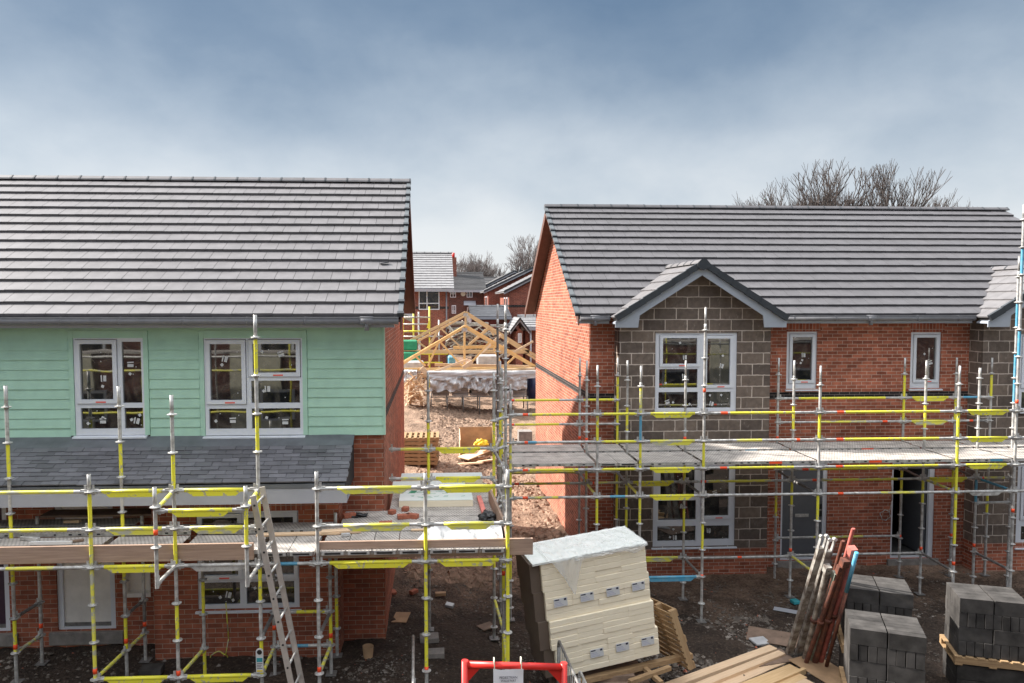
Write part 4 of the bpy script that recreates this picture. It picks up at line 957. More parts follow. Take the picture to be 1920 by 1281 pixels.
# ---- stack of insulation packs, slumped on a broken pallet
def insulation():
    ang = -R(5.2); yaw = R(12.0); rot = Matrix.Rotation(yaw, 3, 'Z')@Matrix.Rotation(ang, 3, 'Y')
    TR_ = P3(1210, 1022, 10.2); w, h, dpt = .405, .42, .80
    ex, ey, ez = rot@Vector((1, 0, 0)), rot@Vector((0, 1, 0)), rot@Vector((0, 0, 1))
    words_ = ('topmost', 'second', 'third', 'lowest'); cw = ('dark-sided end', 'one in from the dark side', 'one in from the leaning pallet', 'end by the leaning pallet')
    for tier in range(4):
        for c in range(4):
            sh = (.00, .022, .045, .095)[tier]; o = TR_+ex*(-(4-c)*w+sh+.004)-ez*((tier+1)*h)
            sl = (.02, .02, -.01, .0)[tier]
            o = o+ey*sl
            m = MB(skew=False)
            for k in range(5):
                j = Vector((random.uniform(-.004, .004), random.uniform(-.01, .006), 0)); z0 = k*h/5
                x0, x1 = .0015+j.x*.5, w-.0015+j.x*.5
                m.mi = 0; m.box((x0, j.y, z0+.003), (x1, dpt, z0+h/5-.001))
            if c == 0: m.mi = 1; m.box((-.15, .06, .0), (.001, dpt+.01, h-.001))
            t = bpy.data.objects.new('insulation_pack', None); col.objects.link(t); t.location = W(o); t.rotation_euler = rot.to_euler(); WORLD[t.name] = Vector((0, 0, 0))
            lab = tier in (1, 3) and not (tier == 3 and c == 0)
            tag(t, 'cream insulation pack, %s tier, %s of the slumped stack' % (words_[tier], cw[c]), 'insulation', 'insulation packs in the slumped stack')
            m.build('boards', ['insul', 'kraft'], t, bevel=.004)
            if lab:
                q = MB(skew=False); q.box((.12, -.022, .19), (.32, -.012, .31)); q.mi = 1
                q.box((.13, -.0235, .285), (.20, -.0225, .302)); q.box((.27, -.0235, .275), (.305, -.0225, .303)); q.mi = 2
                for i in range(3): q.box((.13, -.0235, .21+i*.022), (.26-.02*i, -.0225, .219+i*.022))
                q.build('label', ['paper', 'ink', pm('pale_ink', (.45, .45, .55), .7)], t)
    # foil faced top boards and the torn film over them
    m = MB(skew=False); o = TR_+ex*(-4*w-.02)
    m.mi = 0; m.box((-.10, .0, .002), (4*w+.03, dpt+.02, .03)); t = tag(m.build('foil_board', ['foil'], None), 'foil faced board lying over the top of the slumped stack', 'board'); t.location = W(o); t.rotation_euler = rot.to_euler()
    m = MB(skew=False); nx, ny = 90, 40; V_ = {}
    for i in range(nx+1):
        for j in range(ny+1):
            x = .12+(4*w-.10)*i/nx; s = j/ny; k = noise.noise(Vector((x*5, s*3, 2)))*.025+noise.noise(Vector((x*14, s*8, 5)))*.010
            hang = max(0., (1-s*1.9))
            drop = .05+.03*noise.noise(Vector((x*4, 1, 7)))
            drop += .10*max(0., noise.noise(Vector((x*3.1, 4, 2))))+(.50*max(0., 1-((x-.30)/.15)**2)*(.75+.5*noise.noise(Vector((x*11, 0, 0)))) if x < .5 else 0)
            if s < .3:
                q = 1-s/.3; y = -.030-.035*abs(noise.noise(Vector((x*8+q*2, q*4, 1))))-.02*q; z = .045-drop*q; x += (.16*q*q if x < .5 else .02*noise.noise(Vector((q*6, x*3, 3))))
            else: y, z = -.02+(s-.3)/.7*.78, .040+abs(k)*1.4+.008
            V_[i, j] = m.V((x, y+k*.3, z))
    for i in range(nx):
        for j in range(ny): m.f([V_[i, j], V_[i+1, j], V_[i+1, j+1], V_[i, j+1]])
    t = tag(m.build('plastic_sheet', 'clearfilm', None, smooth=True, recalc=False), 'torn clear film sagging over the front of the insulation stack', 'plastic sheet'); t.location = W(o); t.rotation_euler = rot.to_euler()
    return TR_, ex, ey, ez
fm, ft, fb = newmat('clear_film'); M['clearfilm'] = fm
fb.inputs['Base Color'].default_value = (.8, .8, .78, 1); fb.inputs['Roughness'].default_value = .18; fb.inputs['Alpha'].default_value = .38
insulation()
def wood_pallet(label, loc, rot, group='wooden pallets', w=1.15, d=.95, n=7, sw=.05):
    t = thing('pallet', label, 'pallet', loc, rot, group); WORLD[t.name] = Vector((0, 0, 0))
    for k in range(3):
        m = MB(skew=False); y = -d/2+.05+k*(d-.1)/2; m.box((-w/2, y-.045, .02), (w/2, y+.045, .11)); m.build('bearer', 'pallet', t)
    for k in range(n):
        m = MB(skew=False); x = -w/2+.05+k*(w-.1)/(n-1); m.box((x-sw, -d/2, .1105), (x+sw, d/2, .13)); m.build('top_slat', 'pallet', t)
    for x in (-w/2+.05, 0, w/2-.05):
        m = MB(skew=False); m.box((x-.05, -d/2, 0), (x+.05, d/2, .0195)); m.build('foot_slat', 'pallet', t)
    return t
c = P3(1262, 1192, 10.55)
PT, PB = P3(1258, 1147, 10.35), P3(1293, 1252, 10.25)
px_ = (W(PB)-W(PT)).normalized(); py_ = Vector((-.27, .96, .0)); py_ = (py_-px_*py_.dot(px_)).normalized(); py_ = -py_; pz_ = px_.cross(py_)
PR = Matrix((px_, py_, pz_)).transposed().to_euler(); PC = W(PT)+px_*.45-py_*.5-pz_*.10
wood_pallet('slatted wooden pallet propped on edge against the slumped insulation stack', (0, 0, 0), tuple(PR), d=1.0, w=.9, n=10, sw=.026).location = PC
for i, (a, b, s) in enumerate((((1082, 1279, 10.0), (1296, 1228, 10.5), .09), ((1180, 1279, 9.9), (1256, 1252, 10.2), .07), ((1205, 1250, 10.3), (1240, 1281, 9.9), .07))):
    m = MB(); m.bar(P3(*a), P3(*b), s, s*.8); single(m, 'bearer', 'pallet', ('long broken pallet bearer under the slumped insulation stack', 'short broken bearer lying across the stones below the stack', 'split stub of pallet wood crossing the broken bearers')[i], 'timber', 'broken pallet pieces')
m = MB(); m.box((1.7, 9.95, -.35), (3.1, 11.2, -.2)); m.box((1.75, 10.1, -.2), (2.9, 11.1, -.12)); single(m, 'crushed_pallet', 'plydull', 'dark crushed pallet flattened under the insulation stack', 'pallet')
# ---- packs of concrete blocks
def block_pack(fl, D, yaw, name, layers=4, rows=5, lower=True):
    c0 = P3(*fl, D); rot = Matrix.Rotation(yaw, 3, 'Z'); bw, bh, bd = .445, .217, .107
    protos = block_pack.p
    def put(x, y, z, turn, lab):
        k = ('t' if turn else 'n', random.randint(0, 2))
        if k not in protos:
            m = MB(skew=False); sx, sy = (bw, bd) if not turn else (bd, bw)
            e = lambda: random.uniform(-.001, .001)
            m.box((.002+e(), .002+e(), 0), (sx-.002+e(), sy-.002+e(), bh-.003)); o = m.build('concrete_block', 'cblock', None, bevel=.003); protos[k] = o
        else: o = protos[k].copy(); col.objects.link(o)
        p = W(c0)+rot@Vector((x+random.uniform(-.002, .002), y+random.uniform(-.003, .003), z)); o.location = p; o.rotation_euler = (0, 0, yaw+random.uniform(-.008, .008))
        tag(o, lab, 'block', 'concrete blocks in the packs'); return o
    tall = ('top', 'second', 'third', 'bottom')
    for l in range(layers):
        z = -(l+1)*bh; lab = 'grey concrete block in the %s layer of the pack %s' % (tall[min(l, 3)], name)
        if l % 2 == 0:
            for r_ in range(rows if l == 0 else 1):
                for c_ in (0, 1): put(c_*(bw+.012), r_*bd, z, False, lab)
            if l:
                for r_ in range(1, rows): put(0, r_*bd, z, False, lab)
        else:
            for k in range(8): put(k*(.9/8.05), 0, z, True, lab)
            for y in (bw+.004, bw+.004+bd): put(.004, y, z, False, lab)
    zb = -layers*bh
    return c0, rot, zb
block_pack.p = {}
def pack_base(c0, rot, yaw, zb, label, lab2, rows=5):
    W0 = W(c0)
    t = wood_pallet(label, (0, 0, 0), (0, 0, yaw), d=.74, w=1.0); t.location = W0+rot@Vector((.45, .33, zb-.135))
    g0 = gh(c0.x, c0.y)
    m = MB(skew=False); z1 = zb-.138; h = (c0.z+z1-g0); n = max(1, int(h/.215))
    for k in range(n):
        e = .004*(k % 2); m.box((-.01+e, e, z1-(k+1)*h/n), (.92-e, .66, z1-k*h/n-.004))
    o = m.build('block_cube', 'cblock', None, bevel=.006); o.location = W0; o.rotation_euler = (0, 0, yaw); tag(o, lab2, 'block pack', 'strapped lower block packs')
for fl, D, yw, nm, rows in (((1594, 1177), 9.1, R(-22), 'beside the planks', 6), ((1588, 1102), 10.4, R(-21), 'against the leaning props', 6), ((1800, 1121), 10.1, R(-18), 'beside the yellow upright', 6)):
    c0, rot, zb = block_pack(fl, D, yw, nm, 4, rows)
    pack_base(c0, rot, yw, zb, 'wooden pallet under the block pack %s' % nm, 'strapped pack of grey blocks under the one %s' % nm, rows)
m = MB(); q = [P3(1608, 1083, 9.25), P3(1642, 1092, 9.05), P3(1636, 1099, 8.97), P3(1604, 1091, 9.2)]
# ---- bundle of props and tubes leaning on the blocks
def props():
    spec = [((1472, 1250, 11.50), (1547, 1000, 10.25), 'steelworn', .044, 'u', 'galvanised shoring prop with forked head, outermost of the leaning bundle'),
            ((1488, 1256, 11.55), (1562, 1006, 10.3), 'steelworn', .044, 'u', 'second galvanised shoring prop with forked head in the leaning bundle'),
            ((1502, 1262, 11.35), (1552, 1062, 10.35), 'steelworn', .042, 'c', 'shorter grey prop with a pierced end in the leaning bundle'),
            ((1514, 1266, 11.30), (1568, 1074, 10.3), 'steelgreen', .042, 'c', 'shorter greenish prop beside the pierced one'),
            ((1512, 1262, 11.65), (1581, 1014, 10.35), 'rust', .030, 't', 'open ended rusty brown tube in the leaning bundle'),
            ((1522, 1270, 11.55), (1600, 991, 10.3), 'pinkp', .027, 't', 'faded pink tube standing tallest in the leaning bundle'),
            ((1530, 1270, 11.25), (1599, 1028, 10.1), 'pinkp', .046, 'c', 'red painted shoring prop with worn square end'),
            ((1521, 1266, 11.20), (1585, 1050, 10.15), 'rust', .046, 'c', 'rust red prop with chipped paint below the square ended one'),
            ((1543, 1275, 11.05), (1606, 1036, 10.0), 'rust', .028, 'b', 'dark tube with a blue upper end leaning on the blocks'),
            ((1506, 1258, 11.15), (1576, 1062, 10.2), 'rust', .034, 'c', 'thin rusty prop squeezed in the middle of the bundle')]
    for a, b, mt, r_, kd, lab in spec:
        a, b = P3(*a), P3(*b); d = (b-a).normalized(); a = a-d*((a.z-gh(a.x, a.y))/d.z) if d.z > .2 else a
        t = thing('shoring_prop' if kd in 'uc' else 'steel_tube', lab, 'prop' if kd in 'uc' else 'tube', a, group='props and tubes leaning on the blocks')
        m = MB(); L = (b-a).length
        if kd == 'b': m.tube(a, a+d*L*.68, r_, 10); m.mi = 1; m.tube(a+d*L*.68, b, r_, 10)
        elif kd == 'u': m.bar(a, b-d*.28, r_*2.2, r_*1.5, (0, 1, 0))
        else: m.tube(a, b, r_, 10, cap=False); m.tube(b-d*.004, b-d*.03, r_*.75, 10)
        m.build('tube', [mt, 'blue'], t)
        x = d.cross(Vector((0, 1, 0))).normalized()
        if kd == 'u':
            m = MB()
            for s in (-1, 1): m.bar(b-d*.30+x*s*r_*.9, b-d*.04+x*s*r_*1.0, .018, .05, (0, 1, 0)); m.tube(b-d*.06+x*s*r_*.9+Vector((0, -.03, 0)), b-d*.06+x*s*r_*.9+Vector((0, .03, 0)), .028, 8)
            m.build('fork', 'galv', t)
        if kd == 'c':
            m = MB(); m.bar(b-d*.12, b+d*.01, r_*2.2, r_*2.2, (0, 1, 0)); m.mi = 1; m.tube(b-d*.07-Vector((0, r_*1.2, 0)), b-d*.07-Vector((0, r_*1.08, 0)), .014, 8); m.build('head', [mt, 'black'], t)
            m = MB(); p = a+d*L*.45; m.tube(p-d*.03, p+d*.03, r_*1.5, 10); m.build('collar', 'rust', t)
props()
# ---- timber planks lying on the stones
def timber():
    d0 = (W(P3(1452, 1213, 11.6))-W(P3(1222, 1292, 10.2))).normalized(); d0.z = -.01
    spec = [((1450, 1212, 11.55), 2.6, .16, .20, 'pinel', 'pale joist on edge along the back of the sawn timber pile'),
            ((1466, 1222, 11.38), 2.6, .14, .18, 'pinel', 'pale plank with a notched end beside the joist on edge'),
            ((1466, 1238, 11.2), 2.5, .17, .13, 'pinel', 'grainy plank in the middle of the sawn timber pile'),
            ((1491, 1250, 10.98), 2.4, .22, .10, 'pine', 'wide honey coloured board lying flat in the sawn timber pile'),
            ((1509, 1252, 10.78), 2.3, .06, .15, 'pine', 'board set on edge beside the props'),
            ((1506, 1266, 10.62), 2.2, .14, .10, 'pine', 'square timber below the board on edge'),
            ((1520, 1277, 10.45), 2.0, .20, .08, 'pinel', 'lowest board of the sawn timber pile')]
    for k, (b, L, w, h, mt, lab) in enumerate(spec):
        b = W(P3(*b)); m = MB(skew=False); m.box((-L/2, -w/2, -h), (L/2, w/2, 0))
        o = m.build('timber_plank', mt, None, bevel=.004); d = (d0+Vector((0, .02*(k % 3-1), 0))).normalized(); o.location = b-d*L/2
        o.rotation_euler = d.to_track_quat('X', 'Z').to_euler(); tag(o, lab, 'plank', 'sawn timber pile')
        gap = b.z-h-gh(b.x+.6, b.y)+.03
        if gap > .03:
            m = MB(skew=False); m.box((-L/2, -w/2+.01, -h-gap), (L/2-.03, w/2-.01, -h-.002)); o2 = m.build('timber_plank', mt, None, bevel=.004); o2.location = o.location; o2.rotation_euler = o.rotation_euler; tag(o2, 'board lying under the '+lab.split(' of the')[0].split(' in the')[0].split(' beside')[0].split(' along')[0], 'plank', 'sawn timber pile')
timber()
# ---- portal of the walkway with its notice
def portal():
    v = 5.0; a = P3(877, 1246, v); b = P3(1052, 1251, v); r = thing('walkway_portal', 'red tube portal frame with corner gussets and a paper notice tied to it', 'portal frame', ((a.x+b.x)/2, v, gh(.6, v)))
    m = MB(); m.tube(a, b, .0245, 14); m.build('crossbar', 'redp', r)
    for p, s in ((a, 1), (b, -1)):
        m = MB(); m.tube((p.x-s*.02, v, gh(p.x, v)), (p.x-s*.02, v, p.z+.03), .0245, 14); m.build('post', 'redp', r)
        m = MB(); m.prism([(p.x+s*.0, v-.004, p.z-.015), (p.x+s*.10, v-.004, p.z-.015), (p.x+s*.0, v-.004, p.z-.125)], (0, .008, 0)); m.build('gusset', 'redp', r)
    x0, x1 = A(925, 1255, v-.035)[0], A(981, 1255, v-.035)[0]; zt = A(950, 1253, v-.035)[1]
    n = thing('paper_notice', 'white paper notice reading PEDESTRIAN WALKWAY, tied to the red crossbar', 'notice', ((x0+x1)/2, v-.035, zt-.29))
    m = MB(); nx, nz = 8, 10; V_ = {}
    for i in range(nx+1):
        for j in range(nz+1):
            x = x0+(x1-x0)*i/nx; z = zt-.295*j/nz; c = .006*math.sin(i*.9)+.012*max(0, 1-j/2.2)*max(0, (i-5)/3)
            V_[i, j] = m.V((x, v-.035-c, z-(.012*math.sin(i/nx*math.pi) if j == 0 else 0)))
    for i in range(nx):
        for j in range(nz): m.f([V_[i, j], V_[i+1, j], V_[i+1, j+1], V_[i, j+1]])
    m.build('sheet', 'notice', n, smooth=True, recalc=False)
    for k, (txt, py, w) in enumerate((('PEDESTRIAN', 1270.5, .125), ('WALKWAY', 1276.5, .108))):
        cu = bpy.data.curves.new('lettering', 'FONT'); cu.body = txt; cu.align_x = 'CENTER'; cu.size = .0255; cu.extrude = .0004
        o = bpy.data.objects.new('lettering', cu); col.objects.link(o)
        dg = bpy.context.evaluated_depsgraph_get(); me = bpy.data.meshes.new_from_object(o.evaluated_get(dg)); bpy.data.objects.remove(o)
        xs = [q.co.x for q in me.vertices]; sc = w/(max(xs)-min(xs))
        for q in me.vertices: q.co.x *= sc
        t = bpy.data.objects.new('lettering', me); col.objects.link(t); me.materials.clear(); me.materials.append(M['ink'])
        t.parent = n; t.rotation_euler = (R(90), 0, 0); t.location = W(((x0+x1)/2, v-.0475, A(950, py, v-.045)[1]-.008))-WORLD[n.name]
    for x in (x0+.008, x1-.012):
        m = MB(); m.tube((x-.004, v, zt+.035), (x+.004, v, zt+.035), .027, 12); m.bar((x, v-.03, zt+.03), (x, v-.036, zt-.01), .006, .003); m.build('cable_tie', 'cream', n)
portal()
# ---- tube barriers that fence the walkway, seen end on
def barrier(px, py, v1, v0, mt, label, n=9):
    p = P3(px, py, v1); q = Vector((p.x+.06, v0, p.z)); zb = gh(p.x, v1)+.12; r = thing('mesh_barrier', label, 'barrier', (p.x, (v0+v1)/2, zb-.1), group='barriers along the walkway')
    m = MB(); R_ = .12; pts = [Vector((p.x, v1, zb))]+[Vector((p.x, v1-R_+R_*math.cos(a), p.z-R_+R_*math.sin(a))) for a in [math.pi/2*i/5 for i in range(6)]]
    pts += [q+Vector((0, R_-R_*math.sin(a), -R_+R_*math.cos(a))) for a in [math.pi/2*i/5 for i in range(6)]]+[Vector((q.x, v0, zb)), Vector((p.x, v1, zb))]
    for a, b in zip(pts, pts[1:]): m.tube(a, b, .019, 8)
    m.build('frame', mt, r)
    for k in range(1, n+1):
        t = k/(n+1); m = MB(); a = Vector((p.x+.06*t, v1+(v0-v1)*t, zb)); m.tube(a, a+Vector((0, 0, p.z-zb)), .007, 6); m.build('bar', mt, r)
    for e in (v1-.2, v0+.2):
        m = MB(); m.bar((p.x-.25, e, zb-.09), (p.x+.3, e, zb-.09), .05, .012); m.tube((p.x+.02, e, zb-.09), (p.x+.02, e, zb+.01), .016, 8); m.build('foot', mt, r)
barrier(1047, 1197, 9.75, 7.6, 'galvd', 'dark tubular barrier with thin bars, end on before the insulation stack', 16)
barrier(1086, 1254, 9.2, 7.2, 'galv', 'lower galvanised barrier beside the dark one')
barrier(775, 1187, 10.2, 7.8, 'galv', 'galvanised barrier standing end on in the shaded gap')
# ---- things lying on the decks
def brick(px, py, v, z, yaw, label, half=False):
    m = MB(skew=False); l = .1 if half else .19; m.box((-l/2, -.05, 0), (l/2, .05, .065)); o = m.build('brick', 'redbrick', None, bevel=.006)
    u = A(px, py, v)[0]; o.location = W((u, v, z)); o.rotation_euler = (0, 0, yaw); return tag(o, label, 'brick', 'loose bricks on the scaffold deck')
dz = LDZ+.006
for px, py, vv, yw, lb, hf in ((655, 969, 10.95, .5, 'loose brick near the black litter on the deck', 0), (735, 967, 11.1, 1., 'half brick in the middle of the deck', 1), (757, 972, 10.85, .2, 'brick lying just behind the deck rail', 0), (773, 971, 10.87, -.4, 'brick touching another beside the grey upright', 0), (723, 985, 10.5, .1, 'whole brick at the front edge of the deck', 0), (760, 961, 11.25, 1.3, 'small broken brick close to the pale boards', 1)):
    brick(px, py, vv, dz, yw, lb, hf)
def ins_board(px0, px1, v, d, z, th, label, mark=False):
    u0, u1 = A(px0, 930, v)[0], A(px1, 930, v)[0]; r = thing('insulation_board', label, 'board', ((u0+u1)/2, v+d/2, z), group='insulation boards on the deck')
    m = MB(); m.mi = 0; m.box((u0, v, z), (u1, v+d, z+th-.006)); m.mi = 1; m.box((u0, v-.001, z+th-.0055), (u1, v+d, z+th)); m.build('core', ['insul', 'ins2'], r)
    if mark:
        m = MB()
        for k in range(26):
            x = u0+.1+random.random()*(u1-u0-.2); y = v+d*random.uniform(.2, .9); w = random.uniform(.03, .12); m.bar((x, y, z+th+.001), (x+w, y+random.uniform(-.02, .04), z+th+.001), .012, .001)
        for k in (u0+.14, u0+.75): m.prism([(k, v+d*.75, z+th+.002), (k+.10, v+d*.7, z+th+.002), (k+.14, v+d*.95, z+th+.002), (k+.04, v+d*.98, z+th+.002)], (0, 0, .001))
        m.build('print', 'greenp', r)
ins_board(748, 887, 11.45, .62, dz, .11, 'pale insulation board with green printing lying on the deck', True)
ins_board(735, 873, 12.35, .4, dz, .10, 'cream insulation board behind the green printed one')
ins_board(752, 905, 12.8, .3, dz, .16, 'furthest pale green board at the end of the deck')
ins_board(800, 865, 12.2, .25, dz+.115, .05, 'thin white board lying on the cream one')
m = MB(); a, b = P3(898, 942, 11.9), P3(908, 975, 10.95); m.bar((a.x, 11.9, dz+.03), (b.x, 10.95, dz+.03), .07, .05); single(m, 'painted_batten', 'pink', 'short salmon pink batten lying on the deck', 'batten')
def blob(px, py, v, z, r, mt, name, label, cat, sq=(1, 1, .8), seed=0, amp=.35, fr=2.):
    u = A(px, py, v)[0]; bm = bmesh.new(); bmesh.ops.create_icosphere(bm, subdivisions=3, radius=1)
    for q in bm.verts:
        k = 1+amp*noise.fractal(q.co*fr+Vector((seed, seed*2, 0)), .8, 2.0, 3); q.co = Vector((q.co.x*sq[0]*k, q.co.y*sq[1]*k, max(-.2, q.co.z)*sq[2]*k))*r
    me = bpy.data.meshes.new(name); bm.to_mesh(me); bm.free(); me.materials.append(M[mt]); o = bpy.data.objects.new(name, me); col.objects.link(o); o.location = W((u, v, z+r*.2*sq[2])); return tag(o, label, cat)
blob(914, 985, 10.75, dz, .13, 'black', 'black_bag', 'crumpled black plastic bag in the corner of the deck', 'bag', seed=3)
blob(668, 972, 11.0, dz, .14, 'black', 'black_bag', 'torn black plastic scraps lying beside a loose brick on the deck', 'bag', sq=(1.1, .6, .3), seed=7, amp=.7, fr=3)
for px, py, vv, L, yw, w, h, mt, nm, lb in ((560, 1003, 10.15, 1.15, .03, .10, .03, 'pinel', 'timber_offcut', 'long pale timber offcut lying across the planks by the ladder'), (640, 1001, 10.2, .55, .15, .12, .05, 'pinel', 'timber_offcut', 'thick pale offcut beyond the end of the long one'), (830, 996, 10.25, .9, -.02, .06, .02, 'pinel', 'timber_lath', 'thin lath lying along the deck near the white sheet'), (855, 985, 10.45, .7, .12, .09, .02, 'pinel', 'timber_lath', 'split lath behind the white sheet'),
                                          (95, 985, 9.9, .55, .0, .03, .05, 'paper', 'plastic_trim', 'short white plastic trim lying at the deck edge'), (130, 1000, 9.98, .34, .35, .05, .03, 'plydull', 'timber_offcut', 'small dirty offcut lying on the punched planks'), (135, 966, 10.9, .22, .05, .07, .04, 'pinel', 'timber_offcut', 'yellowish wood scrap on the dark board below the white door'), (648, 1006, 10.05, .12, .2, .045, .045, 'film', 'sealant_tube', 'white and blue sealant tube lying near the offcuts'), (55, 984, 10.1, .3, -.3, .05, .05, 'galv', 'steel_bracket', 'bent grey bracket on the deck beside the yellow upright')):
    m = MB(skew=False); m.box((-L/2, -w/2, 0), (L/2, w/2, h)); o = m.build(nm, mt, None, bevel=.004); o.location = W((A(px, py, vv)[0], vv, dz)); o.rotation_euler = (0, 0, yw); tag(o, lb, nm.split('_')[1])
m = MB(); a = A(180, 955, 11.0)[0]; m.box((a-.8, 10.95, LDZ+.07), (a+1.0, 11.28, LDZ+.10)); single(m, 'dark_board', 'plydull', 'dark weathered board lying below the white door', 'board')
def chip():
    v = 12.3; c = P3(721, 523, v)
    s = (c.z-LEZ)/LP+LEV
    m = MB(); z = LEZ+(v-LEV)*LP; u = A(721, 523, v)[0]; m.bar((u-.07, v, z+.07), (u+.07, v+.03, z+.095), .06, .014); single(m, 'tile_chip', 'verge', 'broken dark tile scrap lying on the pale tiled roof slope', 'tile scrap')
chip()
def tarp():
    m = MB(); u0, u1 = A(770, 1005, 9.58)[0], A(944, 1005, 9.58)[0]; nx, ny = 60, 14; V_ = {}
    for i in range(nx+1):
        for j in range(ny+1):
            t, s = i/nx, j/ny; u = u0+(u1-u0)*t; w = .10+.62*sm(0, .25, t)
            hgt = .16*math.sin(math.pi*min(1, s*1.02))*sm(0, .2, t)*(.75+.25*t)
            k = .06*noise.noise(Vector((t*6, s*5+t*9, 1)))+.03*noise.noise(Vector((t*17, s*12, 4)))
            V_[i, j] = m.V((u+.03*noise.noise(Vector((s*4, 2, t))), 9.59+w*s, dz+.01+max(0, hgt+k*sm(0, .2, t))))
    for i in range(nx):
        for j in range(ny): m.f([V_[i, j], V_[i+1, j], V_[i+1, j+1], V_[i, j+1]])
    single(m, 'plastic_sheet', 'film', 'crumpled white plastic sheet behind the timber toe board', 'plastic sheet', smooth=True, recalc=False)
tarp()
# ---- scraps on the ground
def slab(px, py, z, w, d, th, yaw, mt, name, label, cat, tilt=0.):
    u, v = AZ(px, py, z); m = MB(skew=False); m.box((-w/2, -d/2, 0), (w/2, d/2, th)); o = m.build(name, mt, None, bevel=.004); o.location = W((u, v, gh(u, v)+.02)); o.rotation_euler = (tilt, tilt*.6, yaw); return tag(o, label, cat)
slab(1455, 1190, -.45, .95, .55, .018, -.45, 'plydull', 'plywood_sheet', 'muddy brown plywood sheet on the ground behind the sawn timber', 'plywood')
slab(1440, 1228, -.45, .8, .4, .018, .25, 'plydull', 'plywood_sheet', 'muddy plywood sheet half under the sawn timber', 'plywood', .03)
slab(1552, 1255, -.45, .55, 1.1, .018, .35, 'ply', 'plywood_sheet', 'brown plywood sheet between the props and the block pack', 'plywood')
slab(1425, 1194, -.42, .3, .22, .03, .3, 'film', 'plastic_sheet', 'small grey plastic scrap lying on the muddy plywood', 'plastic sheet', .1)
slab(1478, 1143, -.48, .52, .16, .012, -.5, 'fascia', 'trim_board', 'narrow grey trim board lying on the mud below the grey door', 'trim board')
slab(1491, 1128, -.48, .14, .14, .06, .2, 'teal', 'teal_tub', 'small teal lid lying in the mud near the grey door', 'lid')
slab(752, 1175, -.25, .26, .40, .012, -.1, 'ply', 'cardboard_piece', 'square brown cardboard lying in the shaded gap', 'cardboard')
slab(912, 1184, -.4, .28, .22, .02, .6, 'plydull', 'cardboard_piece', 'torn brown board by the walkway uprights', 'board')
slab(735, 1125, -.2, .14, .12, .05, .5, 'redbrick', 'brick', 'broken orange brick on the shaded ground by the gable', 'brick', .2)
slab(776, 1131, -.3, .16, .09, .065, .9, 'redbrick', 'brick', 'dull red brick standing in the shaded gap', 'brick')
slab(826, 1128, -.3, .2, .09, .06, .1, 'ply', 'timber_offcut', 'short timber offcut lying in the shaded gap', 'offcut')
slab(843, 1146, -.3, .15, .1, .05, -.3, 'film', 'paper_cup', 'small crushed white wrapper in the shaded gap', 'wrapper', .2)
slab(805, 1212, -.25, .30, .22, .08, .1, 'conc', 'sole_block', 'concrete sole block by the foot of the yellow upright', 'block')
slab(815, 1240, -.25, .30, .2, .08, .05, 'conc', 'sole_block', 'second sole block below the foot of the yellow upright', 'block')
slab(285, 1265, -.08, .30, .2, .1, .1, 'cblock', 'sole_block', 'pierced grey block on the rubble beside the bay', 'block')
blob(1020, 1007, 16.6, gh(2.8, 16.6), .12, 'film', 'rubbish_bag', 'torn white plastic rubbish at the edge of the sunlit earth', 'rubbish', sq=(1.4, 1, .7), seed=5, amp=.6, fr=3)
m = MB(); c_ = P3(690, 1208, 10.8); m.tube((c_.x, 10.8, gh(c_.x, 10.8)), (c_.x, 10.8, gh(c_.x, 10.8)+.17), .07, 16, r2=.085, cap=False); m.tube((c_.x, 10.8, gh(c_.x, 10.8)+.01), (c_.x, 10.8, gh(c_.x, 10.8)+.02), .07, 16); single(m, 'bucket', 'ply', 'small tan bucket standing in shade by the brick corner', 'bucket')
def hose(px, py, v, r_, mt, label):
    c = P3(px, py, v); m = MB(); pts = [Vector((c.x+r_*math.cos(a)*(1+.05*math.sin(3*a)), v+.02*math.sin(5*a), c.z+r_*math.sin(a))) for a in [2*math.pi*i/28 for i in range(32)]]
    pts += [pts[-1]+Vector((.05, 0, .25)), pts[-1]+Vector((.02, 0, .8))]
    for a, b in zip(pts, pts[1:]): m.tube(a, b, .009, 6)
    single(m, 'cable_coil', mt, label, 'cable')
hose(410, 1238, 10.85, .13, 'yelworn', 'yellow cable coiled against the bay below the window')
hose(1660, 966, 15.27, .11, 'galv', 'white cable looped on the brick wall beside the open doorway')
m = MB(); a, b = P3(1701, 1035, 16.2), P3(1712, 930, 16.5); m.bar(a, b, .1, .05); single(m, 'timber_stud', 'pallet', 'timber stud leaning inside the open doorway', 'timber')
